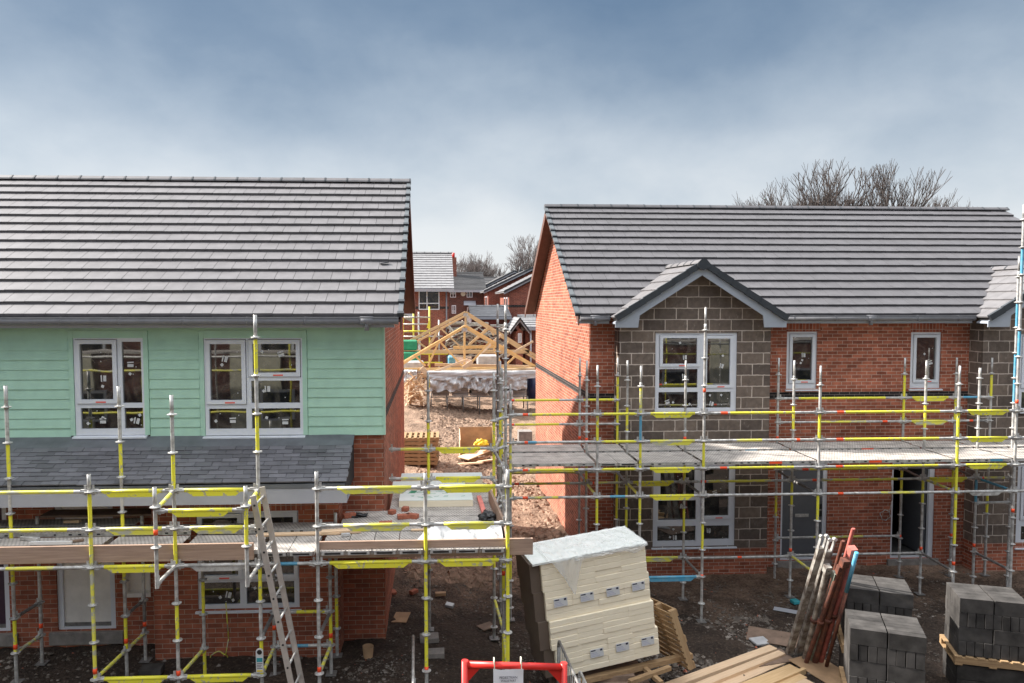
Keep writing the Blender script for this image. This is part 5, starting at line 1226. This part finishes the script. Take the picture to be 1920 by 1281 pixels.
#@@PART5
# ================================================================ BEYOND THE GAP
def pallets():
    v = 24.3; u = A(789, 880, v)[0]; z = gh(u, v)+.05; proto = None; nm = ('lowest', 'second', 'third', 'fourth', 'fifth', 'sixth', 'topmost')
    for k in range(7):
        lab = '%s wooden pallet of the pile at the corner of the green house' % nm[k]
        if k == 0: proto = t = wood_pallet(lab, (u, v, z), (0, 0, .04), 'piled pallets', 1.2, 1.1)
        else: t = copy_tree(proto); t['label'] = lab
        t.location = W((u+random.uniform(-.03, .03), v, z+k*.133)); t.rotation_euler = (0, 0, random.uniform(-.05, .05))
pallets()
def plybox():
    v = 25.6; u0, u1 = A(862, 850, v)[0], A(925, 850, v)[0]; z = gh(1, v)+.02; zt = A(890, 806, v)[1]
    r = thing('plywood_crate', 'broken open plywood crate standing on the sunlit earth', 'crate', ((u0+u1)/2, v, z))
    m = MB(); m.box((u0, v+.6, z), (u1, v+.62, zt)); m.build('back', 'ply', r)
    m = MB(); m.prism([(u0, v-.1, z), (u0, v+.6, z), (u0, v+.6, zt-.05), (u0, v-.1, zt-.35)], (.03, 0, 0)); m.build('side', 'pinel', r)
    m = MB(); m.prism([(u1, v-.1, z), (u1, v+.6, z), (u1, v+.6, zt), (u1, v-.1, zt-.1)], (.03, 0, 0)); m.build('side', 'ply', r)
    m = MB(); m.bar((u0+.1, v-.5, z+.15), (u1-.2, v+.2, z+.35), .6, .03); m.build('flap', 'pinel', r)
    blob(902, 830, v-.1, z+.55, .2, 'hiviz', 'yellow_jacket', 'yellow plastic bundle on top of the broken plywood crate', 'bundle', sq=(1.3, .8, .8), seed=2)
    for k, (px, py, L, yw) in enumerate(((880, 870, 1.0, -.5), (900, 862, .7, .3), (908, 868, .6, -.1))):
        m = MB(skew=False); m.box((-L/2, -.06, 0), (L/2, .06, .05)); o = m.build('timber_offcut', 'pinel', None); u, vv = AZ(px, py, -.4); o.location = W((u, vv-.6, gh(u, vv)+.1+.06*k)); o.rotation_euler = (0, -.15, yw); tag(o, ('long splintered plank in front of the broken crate', 'short plank lying inside the broken crate', 'loose batten by the crate corner')[k], 'offcut')
plybox()
m = MB(); v = 27.5; u0, u1 = A(973, 825, v)[0], A(998, 825, v)[0]; z = gh(u0, v)+.25; m.box((u0, v, z), (u1, v+.5, z+.45)); m.box((u0-.1, v-.1, z-.26), (u1+.3, v+.5, z-.001)); single(m, 'manhole_ring', 'conc', 'grey concrete chamber section by the sunlit gable', 'concrete box')
# ---- roof trusses standing over the pile
def truss(v, apex, lend, rend, webs, label, king=None, chord=None, th=.11, mt='truss'):
    r = thing('roof_truss', label, 'roof truss', (A(*apex, v)[0], v, A(*lend, v)[1]), group='roof trusses over the wrapped pile')
    P = lambda x, y: P3(740+x/6.4, 570+y/6.4, v)
    Q = lambda p: P3(p[0], p[1], v)
    for e in (lend, rend): m = MB(); m.bar(Q(e), Q(apex), .07, th, (0, 1, 0)) if False else m.bar(Q(e), Q(apex), .09, th*1.15); m.build('rafter', mt, r)
    if king: m = MB(); m.bar(Q(king[0]), Q(king[1]), .10, .08, (0, 1, 0)); m.build('king_post', mt, r)
    if chord: m = MB(); m.bar(Q(chord[0]), Q(chord[1]), .09, th*1.2); m.build('tie_beam', mt, r)
    for a, b in webs: m = MB(); m.bar(P(*a)+Vector((0, .03, 0)), P(*b)+Vector((0, .03, 0)), .085, .085); m.build('web', mt, r)
    m = MB(); c = Q(apex); m.box((c.x-.12, v-.062, c.z-.22), (c.x+.12, v-.052, c.z-.05))
    m.build('nail_plate', 'galv', r)
WB = [((535, 445), (400, 745)), ((535, 445), (815, 750)), ((1150, 450), (920, 705)), ((1150, 450), (1265, 690)), ((230, 610), (370, 745)), ((1450, 625), (1350, 720))]
for k in range(3):
    v = 33.4+k*.35; dx = k*3.0
    truss(v, (871+dx*.3, 613-k*.8), (745, 688-k), (1012, 694-k), WB if k < 2 else WB[:4], ('golden roof truss standing first above the wrapped pile', 'roof truss just behind the front one', 'third roof truss in the row of golden frames')[k], ((871, 615), (871, 692)), ((745, 693), (1012, 690)))
truss(37.5, (873, 585.5), (748, 650), (1012, 672), [((540, 280), (420, 480)), ((540, 280), (820, 545)), ((1130, 280), (890, 490)), ((1130, 280), (1190, 380)), ((240, 430), (380, 530)), ((1400, 430), (1250, 560))], 'tallest pale roof truss standing behind the golden ones', ((873, 588), (873, 612)), ((752, 659), (992, 659)), .12, 'pine')
truss(38.4, (876, 590), (760, 652), (1008, 676), [((540, 300), (420, 500)), ((1130, 300), (890, 500))], 'pale roof truss behind the tallest one', None, ((752, 661), (992, 661)), .1, 'pine')
for k, (a, b, v, s, mt) in enumerate((((806, 700), (878, 674), 32.9, .10, 'pinel'), ((755, 706), (850, 702), 33.0, .2, 'pinel'), ((880, 698), (1003, 694), 33.0, .22, 'pinel'), ((790, 690), (806, 706), 32.8, .24, 'pinel'), ((900, 704), (985, 690), 32.95, .1, 'pine'), ((815, 684), (1000, 688), 34.8, .14, 'pinel'), ((850, 652), (930, 650), 39.5, .16, 'truss'), ((900, 664), (940, 628), 36.5, .12, 'pinel'), ((950, 668), (1000, 640), 36.8, .10, 'pinel'), ((868, 690), (886, 678), 32.7, .16, 'pinel'))):
    m = MB(); m.bar(P3(*a, v), P3(*b, v), s*.6, s); single(m, 'timber_beam', mt, ('white topped batten sloping over the wrapped pile', 'pale beam lying at the end of the wrapped pile', 'long pale beam along the top of the pile', 'stub beam end on the pile', 'thin batten across the long pale beam', 'beam behind the row of golden trusses', 'orange timber bundle among the trusses', 'steep pale brace between the trusses', 'second pale brace near the sunlit gable', 'broken timber end in the middle of the pile')[k], 'beam', 'timbers on the wrapped pile')
def wrapped_pile():
    v = 32.6
    def sheet(x0, x1, y0, y1, depth, label, seed, fold=.1, name='plastic_sheet', mt='film', nx=60, ny=16):
        a = P3(x0, y0, v); b = P3(x1, y1, v); m = MB(); V_ = {}
        for i in range(nx+1):
            for j in range(ny+1):
                t, s = i/nx, j/ny; u = a.x+(b.x-a.x)*t
                rag = .85+.25*noise.noise(Vector((t*3.2, seed, 0)))
                z = a.z+(b.z-a.z)*max(0, (s-.25)/.75)*rag; y = v+depth*max(0, (.25-s)/.25)-.25*max(0, s-.2)*0
                k = fold*(noise.noise(Vector((t*4, s*3+seed, 1)))+.5*noise.noise(Vector((t*10+s*3, s*7, seed))))
                V_[i, j] = m.V((u, y+k, z+k*.3))
        for i in range(nx):
            for j in range(ny): m.f([V_[i, j], V_[i+1, j], V_[i+1, j+1], V_[i, j+1]])
        return single(m, name, mt, label, 'plastic sheet', 'plastic sheets on the pile', smooth=True, recalc=False)
    sheet(800, 1006, 697, 712, 1.6, 'long white plastic sheet along the top of the wrapped pile', 1, .06)
    sheet(806, 864, 708, 738, .3, 'grey crumpled plastic hanging below the long white sheet', 4, .22)
    sheet(858, 897, 706, 732, .3, 'bright white plastic bulging from the middle of the pile', 9, .25)
    sheet(895, 930, 708, 738, .3, 'torn plastic strips hanging near the grey tubes', 14, .25)
    sheet(940, 988, 706, 734, .4, 'pale plastic folded over boards near the sunlit gable', 19, .2)
    sheet(752, 782, 696, 722, .8, 'white plastic flap at the end of the pile by the green house', 23, .12)
    sheet(936, 962, 733, 762, .1, 'plastic tail hanging down to the mud', 29, .15)
    a, b = P3(808, 712, v), P3(990, 745, v)
    for k in range(5):
        u0 = a.x+(b.x-a.x)*k/5; m = MB()
        for q in range(5): m.box((u0+.05+random.uniform(-.05, .05), v+.25+random.uniform(-.05, .05), b.z+.05+q*.13), (u0+(b.x-a.x)/5-.06, v+1.7, b.z+.05+q*.13+.11))
        single(m, 'board_bundle', pm('grey_board', (.30, .29, .28), .7), ('bundle of grey boards by the offcuts heap', 'second bundle of grey boards', 'bundle of grey boards below the bulging plastic', 'fourth bundle of grey boards', 'bundle of grey boards by the blue drum')[k], 'boards', 'board bundles under plastic')
    t = thing('trestle', 'low tube trestle carrying the wrapped pile', 'trestle', ((a.x+b.x)/2, v+.9, gh(2, v)))
    for k in range(7):
        u = a.x+(b.x-a.x)*k/6
        for vv in (v+.15, v+1.6): m = MB(); m.tube((u, vv, gh(u, vv)), (u, vv, b.z), .03, 6); m.build('leg', 'galvd', t)
    for vv in (v+.15, v+1.6): m = MB(); m.tube((a.x, vv, b.z+.02), (b.x, vv, b.z+.02), .03, 6); m.build('ledger', 'galvd', t)
    m = MB(); c = P3(998, 722, v+1.5); m.tube((c.x, c.y, gh(c.x, c.y)+.4), (c.x, c.y, c.z+.45), .29, 18); single(m, 'blue_drum', 'navy', 'dark blue drum at the sunlit gable end of the wrapped pile', 'drum')
    mb = MB(); random.seed(5)
    for k in range(60):
        px, py = random.uniform(757, 792), random.uniform(712, 752); L = random.uniform(.3, 1.1); c = P3(px, py, v+random.uniform(-.4, .6)); d = Vector((random.uniform(-1, 1), random.uniform(-.3, .3), random.uniform(-.6, .6))).normalized()
        mb.bar(c-d*L/2, c+d*L/2, random.uniform(.05, .16), .03)
    o = mb.build('timber_debris', 'pinel', None); tag(centre(o), kind='stuff')
wrapped_pile()
# ---- houses further back
def far_roof(mb, O, eu, es, L, n, g, th=.05): tiles(mb, O, eu, es, lambda s: (0, L), n, g, .6, th, .004)
def simple_window(root, v, x0, y0, x1, y1, mull=.5, tr=None):
    a, b, c, d = wrect(v, (x0, y0, x1, y1)); xm = a+(b-a)*mull; f = .055
    hs = [(a+f, xm-f/2, c+f, d-f), (xm+f/2, b-f, c+f, d-f)]
    if tr: zz = c+(d-c)*tr; hs = [q for h in hs for q in ((h[0], h[1], h[2], zz-f/2), (h[0], h[1], zz+f/2, h[3]))]
    m = MB(); m.wall(a, b, c, d, v-.03, hs, .05); fr = m.build('window', 'upvc', root)
    m = MB(); m.quad((a+.01, v-.006, c+.01), (b-.01, v-.006, c+.01), (b-.01, v-.006, d-.01), (a+.01, v-.006, d-.01)); m.build('pane', 'glass', fr, recalc=False)
def long_house(v, x0, x1, ye, yr, run, label, mt, tl, xe, wins, n=12, doorpx=None, band=None, gut=True):
    u0, ze = A(x0, ye, v); u1 = A(x1, ye, v)[0]; zr = A(x1, yr, v+run)[1]; g0 = gh(u1, v)-.6
    r = thing('brick_house', label, 'house', ((u0+u1)/2, v, g0))
    m = MB(); d = 2*run; m.wall(u0, u1, g0, ze, v, [], .05); m.quad((u1, v, g0), (u1, v+d, g0), (u1, v+d, ze), (u1, v, ze)); m.f([m.V(p) for p in ((u1, v, ze), (u1, v+d, ze), (u1, v+run, zr-.08))]); m.quad((u0, v, g0), (u0, v+d, g0), (u0, v+d, ze), (u0, v, ze)); m.quad((u0, v+d, g0), (u1, v+d, g0), (u1, v+d, ze), (u0, v+d, ze)); m.f([m.V(p) for p in ((u0, v, ze), (u0, v+d, ze), (u0, v+run, zr-.08))])
    wl = m.build('wall', mt, r, recalc=False)
    e = A(xe, ye, v)[0]-u1; es = Vector((0, run+.35, zr-ze+.05)); L = es.length; es.normalize(); m = MB(); far_roof(m, (u0-.3, v-.35, ze-.05), (1, 0, 0), es, u1-u0+.3+e, n, L/n)
    m.quad((u0-.3, v-.3, ze-.08), (u1+e, v-.3, ze-.08), (u1+e, v+run, zr-.05), (u0-.3, v+run, zr-.05)); m.quad((u0-.3, v+d+.3, ze-.08), (u1+e, v+d+.3, ze-.08), (u1+e, v+run, zr-.05), (u0-.3, v+run, zr-.05))
    rf = m.build('roof', tl, r, recalc=False); m = MB(); ridge(m, (u0-.3, v+run, zr+.09), (u1+e+.03, v+run, zr+.09), .5); m.build('ridge', [tl, 'verge'], rf)
    if gut:
        m = MB(); m.box((u0-.3, v-.42, ze-.22), (u1+e, v-.36, ze-.05)); m.build('fascia', 'fascia', r)
    if band: zb = A(x1, band, v)[1]; m = MB(); m.box((u0, v-.01, zb-.07), (u1+.004, v-.002, zb+.07)); m.build('string_course', 'band', wl)
    for w in wins: simple_window(r, v, *w)
    return r, u0, u1, ze
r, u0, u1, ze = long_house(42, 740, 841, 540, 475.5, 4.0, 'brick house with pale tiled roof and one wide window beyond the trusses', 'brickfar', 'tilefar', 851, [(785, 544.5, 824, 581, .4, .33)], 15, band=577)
m = MB(); x = A(837, 560, 41.9)[0]; m.tube((x, 41.88, 1), (x, 41.88, ze-.1), .045, 8); m.build('downpipe', 'gutter', r)
r, u0, u1, ze = long_house(58, 820, 909, 543, 512.5, 4.0, 'dark brick house with white windows and a white front door', 'brickdark', 'tiledark', 912, [(844, 545, 855, 558, .5), (875, 545, 886, 558, .5), (847, 572.5, 855, 588, .5, .3)], 14)
a, b, c, d = wrect(57.95, (875.5, 576, 886, 590)); m = MB(); m.box((a, 57.9, c-.7), (b, 57.97, d)); m.build('door', 'upvc', r); m = MB(); m.prism([(a-.25, 57.3, d+.15), (a-.25, 57.98, d+.5), (a-.25, 57.98, d+.15)], (b-a+.5, 0, 0)); m.build('door_canopy', 'fascia', r)
m = MB(); x, z = A(868.5, 551, 57.9); m.tube((x, 57.92, z), (x, 57.99, z), .2, 10); m.build('vent', 'cream', r)
long_house(70, 896, 935, 545, 521, 4.5, 'far dark roofed house behind the dark brick one', 'brickdark', 'tiledark', 938, [], 8, gut=False)
m = MB(); x, z = A(851, 495, 60); m.box((x-.25, 61, z-1.5), (x+.25, 61.6, z+.6)); m.mi = 1; m.tube((x, 61.3, z+.6), (x, 61.3, z+1.0), .12, 8); single(m, 'chimney_stack', ['brickfar', 'redp'], 'red brick chimney with a clay pot peeping past the pale roof', 'chimney')
def gable_house(v, eL, apex, eR, depth, label, wins=(), mt='brickfar', tl='tilefar', yb=650, band=None, n=9, lwins=0, wl=None):
    """ridge runs away from the street; points are pixels of the eaves and apex on the front verge"""
    (xl, yl), (xa, ya), (xr, yr) = eL, apex, eR; L0 = P3(xl, yl, v); Ap = P3(xa, ya, v); R0 = P3(xr, yr, v); g0 = gh(Ap.x, v)-.8
    R0.z = L0.z; R0.x = 2*Ap.x-L0.x if abs(R0.x-(2*Ap.x-L0.x)) < 9 else R0.x
    r = thing('brick_house', label, 'house', (Ap.x, v, g0)); i = .35
    a, b = L0.x+i, R0.x-i; zt = L0.z-.05; V1 = v+depth; sl = (Ap.z-L0.z)/(Ap.x-L0.x); pk = zt+(Ap.x-a)*sl-.05
    m = MB(); f = v+.25; m.wall(a, b, g0, zt, f, [], .05); m.f([m.V(p) for p in ((a, f, zt), (b, f, zt), (Ap.x, f, pk))])
    for u in (a, b): m.quad((u, f, g0), (u, V1, g0), (u, V1, zt), (u, f, zt))
    m.quad((a, V1, g0), (b, V1, g0), (b, V1, zt), (a, V1, zt)); m.f([m.V(p) for p in ((a, V1, zt), (b, V1, zt), (Ap.x, V1, pk))]); w = m.build('wall', mt, r, recalc=False)
    for E0, sg in ((L0, 1), (R0, -1)):
        es = Ap-E0; L = es.length; es.normalize(); m = MB(); tiles(m, E0, (0, 1, 0), es, lambda s: (0, depth+.2), n, L/n, .6, .05); m.prism([E0-Vector((0, 0, .03)), Ap-Vector((0, 0, .03)), Ap+Vector((0, depth, -.03)), E0+Vector((0, depth, -.03))], (0, 0, -.04)); o = m.build('roof', tl, r, recalc=False)
        m = MB(); m.bar(E0+Vector((0, -.03, -.02)), Ap+Vector((0, -.03, -.02)), .08, .16, (0, 1, 0)) if False else m.prism([E0+Vector((0, -.06, .07)), Ap+Vector((0, -.06, .07)), Ap+Vector((0, -.06, -.05)), E0+Vector((0, -.06, -.05))], (0, .05, 0)); m.build('verge', 'verge', o)
        m = MB(); m.prism([E0+Vector((0, 0, -.05)), Ap+Vector((0, 0, -.05)), Ap+Vector((0, 0, -.17)), E0+Vector((0, 0, -.17))], (0, .04, 0)); m.build('bargeboard', 'fascia', o)
    if band: zb = A(xa, band, f)[1]; m = MB(); m.box((a-.01, f-.012, zb-.08), (b, f-.002, zb+.08)); m.box((a-.012, f, zb-.08), (a-.002, V1, zb+.08)); m.build('string_course', 'band', w)
    for q in wins: simple_window(r, f, *q)
    for q in range(lwins):
        y0 = f+.8+q*1.5; zz = zt-1.5; m = MB(); m.box((a-.03, y0, zz), (a-.005, y0+.8, zz+1.2)); fr = m.build('window', 'upvc', r); m = MB(); m.box((a-.036, y0+.08, zz+.08), (a-.031, y0+.72, zz+1.12)); m.build('pane', 'glass', fr)
    return r
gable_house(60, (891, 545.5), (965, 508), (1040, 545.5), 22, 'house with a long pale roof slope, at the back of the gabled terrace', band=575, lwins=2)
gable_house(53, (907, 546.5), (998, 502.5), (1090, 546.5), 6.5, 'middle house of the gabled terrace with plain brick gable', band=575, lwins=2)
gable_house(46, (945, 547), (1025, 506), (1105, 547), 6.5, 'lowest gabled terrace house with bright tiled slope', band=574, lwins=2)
m = MB(); x, z = A(981, 500, 60); m.tube((x, 62, z-.6), (x, 62, z+.1), .12, 8); single(m, 'flue_pipe', 'verge', 'small dark flue above the gabled terrace ridge', 'flue')
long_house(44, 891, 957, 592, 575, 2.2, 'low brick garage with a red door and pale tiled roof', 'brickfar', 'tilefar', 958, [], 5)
a, b, c, d = wrect(43.9, (907, 600, 930, 660)); m = MB(); m.box((a, 43.9, c-1), (b, 43.97, d)); single(m, 'garage_door', pm('garage_red', (.33, .06, .04), .5), 'red up-and-over garage door in the low brick garage', 'door')
gable_house(40, (957, 621), (975, 597), (993, 617), 3.0, 'small brick porch with a pointed roof beside the sunlit gable', [(971, 625, 978, 643, .5)], n=5)
long_house(42.2, 985, 1030, 612, 593, 1.6, 'single storey brick annex with striped tiles behind the porch', 'brickfar', 'tilefar', 1035, [], 5)
m = MB(); x = A(995, 640, 42.0)[0]; m.tube((x, 42, 0), (x, 42, A(995, 614, 42)[1]), .05, 8); single(m, 'downpipe', 'upvc', 'white downpipe on the annex beside the porch', 'pipe')
def far_scaffold():
    v = 39.5; r = thing('scaffold', 'small yellow scaffold against the brick house beyond the trusses', 'scaffold', (A(780, 680, v)[0], v, gh(0, v)))
    for x, yt, c in ((755.5, 588, 1), (775, 581, 1), (785, 585, 0), (805, 575, 1), (823, 600, 0), (787, 630, 0)):
        p = P3(x, yt, v); m = MB(); m.mi = c; m.tube((p.x, v, gh(p.x, v)-.2), (p.x, v, p.z), .045, 8); m.build('standard', TM, r)
    for x0, x1, y, c in ((755, 806, 595, 0), (755, 806, 621, 1), (755, 830, 631, 0), (755, 840, 664, 1), (780, 830, 680, 1), (755, 806, 608, 0)):
        m = MB(); m.mi = c; m.tube(P3(x0, y, v-.05), P3(x1, y, v-.05), .04, 8); m.build('ledger', TM, r)
    m = MB(); m.bar(P3(755, 622, v+.6), P3(806, 622, v+.6), 1.2, .06); m.build('deck_plank', 'perf', r)
    m = MB(); m.mi = 1; a = P3(806, 596, v-.1); m.prism([a, P3(800, 615, v-.1), P3(806, 616, v-.1)], (0, .03, 0)); m.build('brace', TM, r)
    q = P3(757, 590, v+.3); m = MB(); m.prism([P3(757, 588, v+.3), P3(777, 598, v+.3), P3(776, 606, v+.3), P3(757, 597, v+.3)], (0, 1.2, .2)); single(m, 'porch_canopy', 'gutter', 'grey pitched porch canopy half hidden behind the far scaffold', 'canopy')
far_scaffold()
for k, (px, py, v, L, mt) in enumerate(((765, 648, 36.2, .9, 'greenp'), (768, 670, 36.0, 1.0, 'greenp'), (771, 688, 34.9, 1.2, 'film'), (916, 676, 35.5, 1.1, 'film'), (847, 678, 35.0, .35, 'blue'))):
    c = P3(px, py, v); m = MB(); m.box((c.x-L/2, v, c.z-.25), (c.x+L/2, v+.8, c.z+.25))
    single(m, 'wrapped_bale', mt, ('upper green wrapped bale behind the trusses', 'lower green wrapped bale behind the trusses', 'white wrapped bale at the end of the pile', 'grey wrapped bale between the trusses', 'small blue box between the golden trusses')[k], 'bale', 'bales among the trusses', bevel=.05)
m = MB()
for k in range(24):
    c = P3(random.uniform(842, 940), random.uniform(600, 652), 41.2+random.random()); m.box((c.x-.5, c.y, c.z-.05), (c.x+.5, c.y+.7, c.z+.05))
for k in range(70):
    c = P3(random.uniform(842, 945), random.uniform(618, 672), 40.6+random.random()); d = Vector((random.uniform(-1, 1), random.uniform(-.2, .2), random.uniform(-.35, .35))).normalized(); L = random.uniform(.3, 1.0); m.bar(c-d*L, c+d*L, .12, .05)
o = m.build('board_rubble', pm('pale_board', (.50, .46, .40), .8, var=.4, scale=9), None); tag(centre(o), kind='stuff')
# ---- bare trees
def tree(name, label, px, ypx_top, v, base_z, spread, seed, depth=6, mt='bark', rad=.22, up=.25, nb=3, lean=0., shrink=.72, group=None, first=.28):
    rnd = random.Random(seed); u, zt = A(px, ypx_top, v); H_ = zt-base_z
    r = thing(name, label, 'tree', (u, v, base_z), group=group)
    tk = MB(); cr = MB()
    def limb(p, d, L, rr, lev):
        mb = tk if lev == 0 else cr; segs = 3 if lev < 3 else 2; q = p
        for s in range(segs):
            d = (d+Vector((rnd.uniform(-.16, .16), rnd.uniform(-.16, .16), rnd.uniform(-.02, .14)))).normalized(); e = q+d*L/segs
            mb.tube(q, e, rr*(1-.25*s/segs), 6 if lev < 2 else 3, rr*(1-.25*(s+1)/segs), cap=False)
            if lev > 0 and s < segs-1 and lev < depth and rnd.random() < .8:
                ax = Vector((rnd.uniform(-1, 1), rnd.uniform(-1, 1), rnd.uniform(.0, .8))).normalized(); limb(e, (d*.6+ax*spread).normalized(), L*.55, rr*.5, lev+2)
            q = e
        if lev >= depth: return
        n = nb if lev else nb+2
        for k in range(n):
            a = 2*math.pi*(k+rnd.random()*.7)/n; x = Vector((math.cos(a), math.sin(a), 0)); nd = (d*(.75+up)+x*spread*rnd.uniform(.5, 1.2)+Vector((0, 0, up*.5))).normalized()
            limb(q, nd, L*shrink*rnd.uniform(.75, 1.15), max(.0065, rr*.62), lev+1)
    tot = first+sum(first*1.6*shrink**k for k in range(depth))
    limb(Vector((u, v, base_z)), Vector((lean, 0, 1)).normalized(), H_*first, rad, 0)
    zmax = max(q.co.z for q in cr.bm.verts); sc = H_/(zmax-base_z); wo = W((u, v, base_z))
    for mbb in (tk, cr):
        for q in mbb.bm.verts: q.co = wo+(q.co-wo)*sc
    tk.build('trunk', mt, r, recalc=False); cr.build('crown', mt, r, recalc=False)
tree('bare_tree', 'big bare tree with spreading dark limbs above the slate roof ridge', 1540, 301, 34, .5, .52, 11, 7, rad=.30, up=.30, nb=3, shrink=.77, first=.24)
tree('bare_tree', 'bare tree at the lower end of the big crown', 1468, 340, 36, .5, .48, 23, 7, rad=.2, up=.25, nb=3, shrink=.77, first=.22, group='bare trees')
tree('bare_tree', 'bare tree whose branches slant up beside the big crown', 1606, 303, 35, .5, .40, 31, 7, rad=.26, up=.28, nb=3, lean=.10, shrink=.77, first=.24, group='bare trees')
tree('bare_tree', 'thin bare tree just showing over the ridge', 1720, 358, 37, .5, .4, 47, 6, rad=.14, up=.3, nb=3, shrink=.76, lean=.03, first=.2, group='bare trees')
tree('bare_poplar', 'upright bare tree with dense brush of twigs over the ridge', 1776, 361, 40, .5, .16, 53, 7, rad=.15, up=.9, nb=3, shrink=.75, first=.24)
for k, (px, yt, sd, lb) in enumerate(((880, 470, 61, 'hazy bare birch above the dark roofs, taller one'), (903, 476, 67, 'hazy bare birch in the middle of the far clump'), (925, 488, 71, 'smaller hazy bare birch near the gabled terrace'), (1000, 440, 83, 'bare tree peeping past the shaded bargeboard'))):
    tree('bare_birch', lb, px, yt, (82, 84, 86, 72)[k], 1.0, (.55, .5, .55, .6)[k], sd, 6, 'barkl', .22, .35, 3, group='hazy bare trees')
# ---- the house at our backs: the window panes opposite mirror it
def back_house():
    r = thing('brick_house', 'brick house with pale panels behind the viewpoint, mirrored in the window panes', 'house', (4, -6, 0)); random.seed(3)
    m = MB(); m.box((-34, -11, -.5), (24, -5.2, 5.2)); m.build('wall', 'brickdark', r)
    for u in (-23.6, -16.6, -9.6, -2.6, 4.4, 11.4): m = MB(); m.box((u, -5.25, -.3), (u+1.9, -5.13, 5.1)); m.build('render_panel', 'cream', r)
    m = MB(); m.prism([(-34.4, -4.8, 5.2), (-34.4, -8.1, 7.6), (-34.4, -11.4, 5.2)], (58.8, 0, 0)); m.build('roof', 'tiledark', r)
    for k in range(13):
        for z in (.8, 3.4): u = -26+k*3.5; m = MB(); m.box((u, -5.19, z), (u+1.3, -5.12, z+1.2)); fr = m.build('window', 'upvc', r); m = MB(); m.box((u+.1, -5.118, z+.1), (u+1.2, -5.11, z+1.1)); m.build('pane', 'black', fr)
    s = thing('scaffold', 'yellow scaffold in front of the panelled house, mirrored in the window panes', 'scaffold', (4, -3, 0))
    for k in range(17):
        u = -25+k*2.6; m = MB(); m.mi = k % 2; m.tube((u, -3.4, -.4), (u, -3.4, 6.2), .03, 6); m.build('standard', TM, s)
    for z, c in ((3.4, 0), (4.4, 2), (4.9, 1), (1.4, 1), (2.9, 2)): m = MB(); m.mi = c; m.tube((-26, -3.35, z), (18, -3.35, z), .04, 6); m.build('ledger', TM, s)
    m = MB(); m.box((-26, -4.6, 3.5), (18, -3.5, 3.56)); m.build('deck_plank', 'perf', s)
back_house()
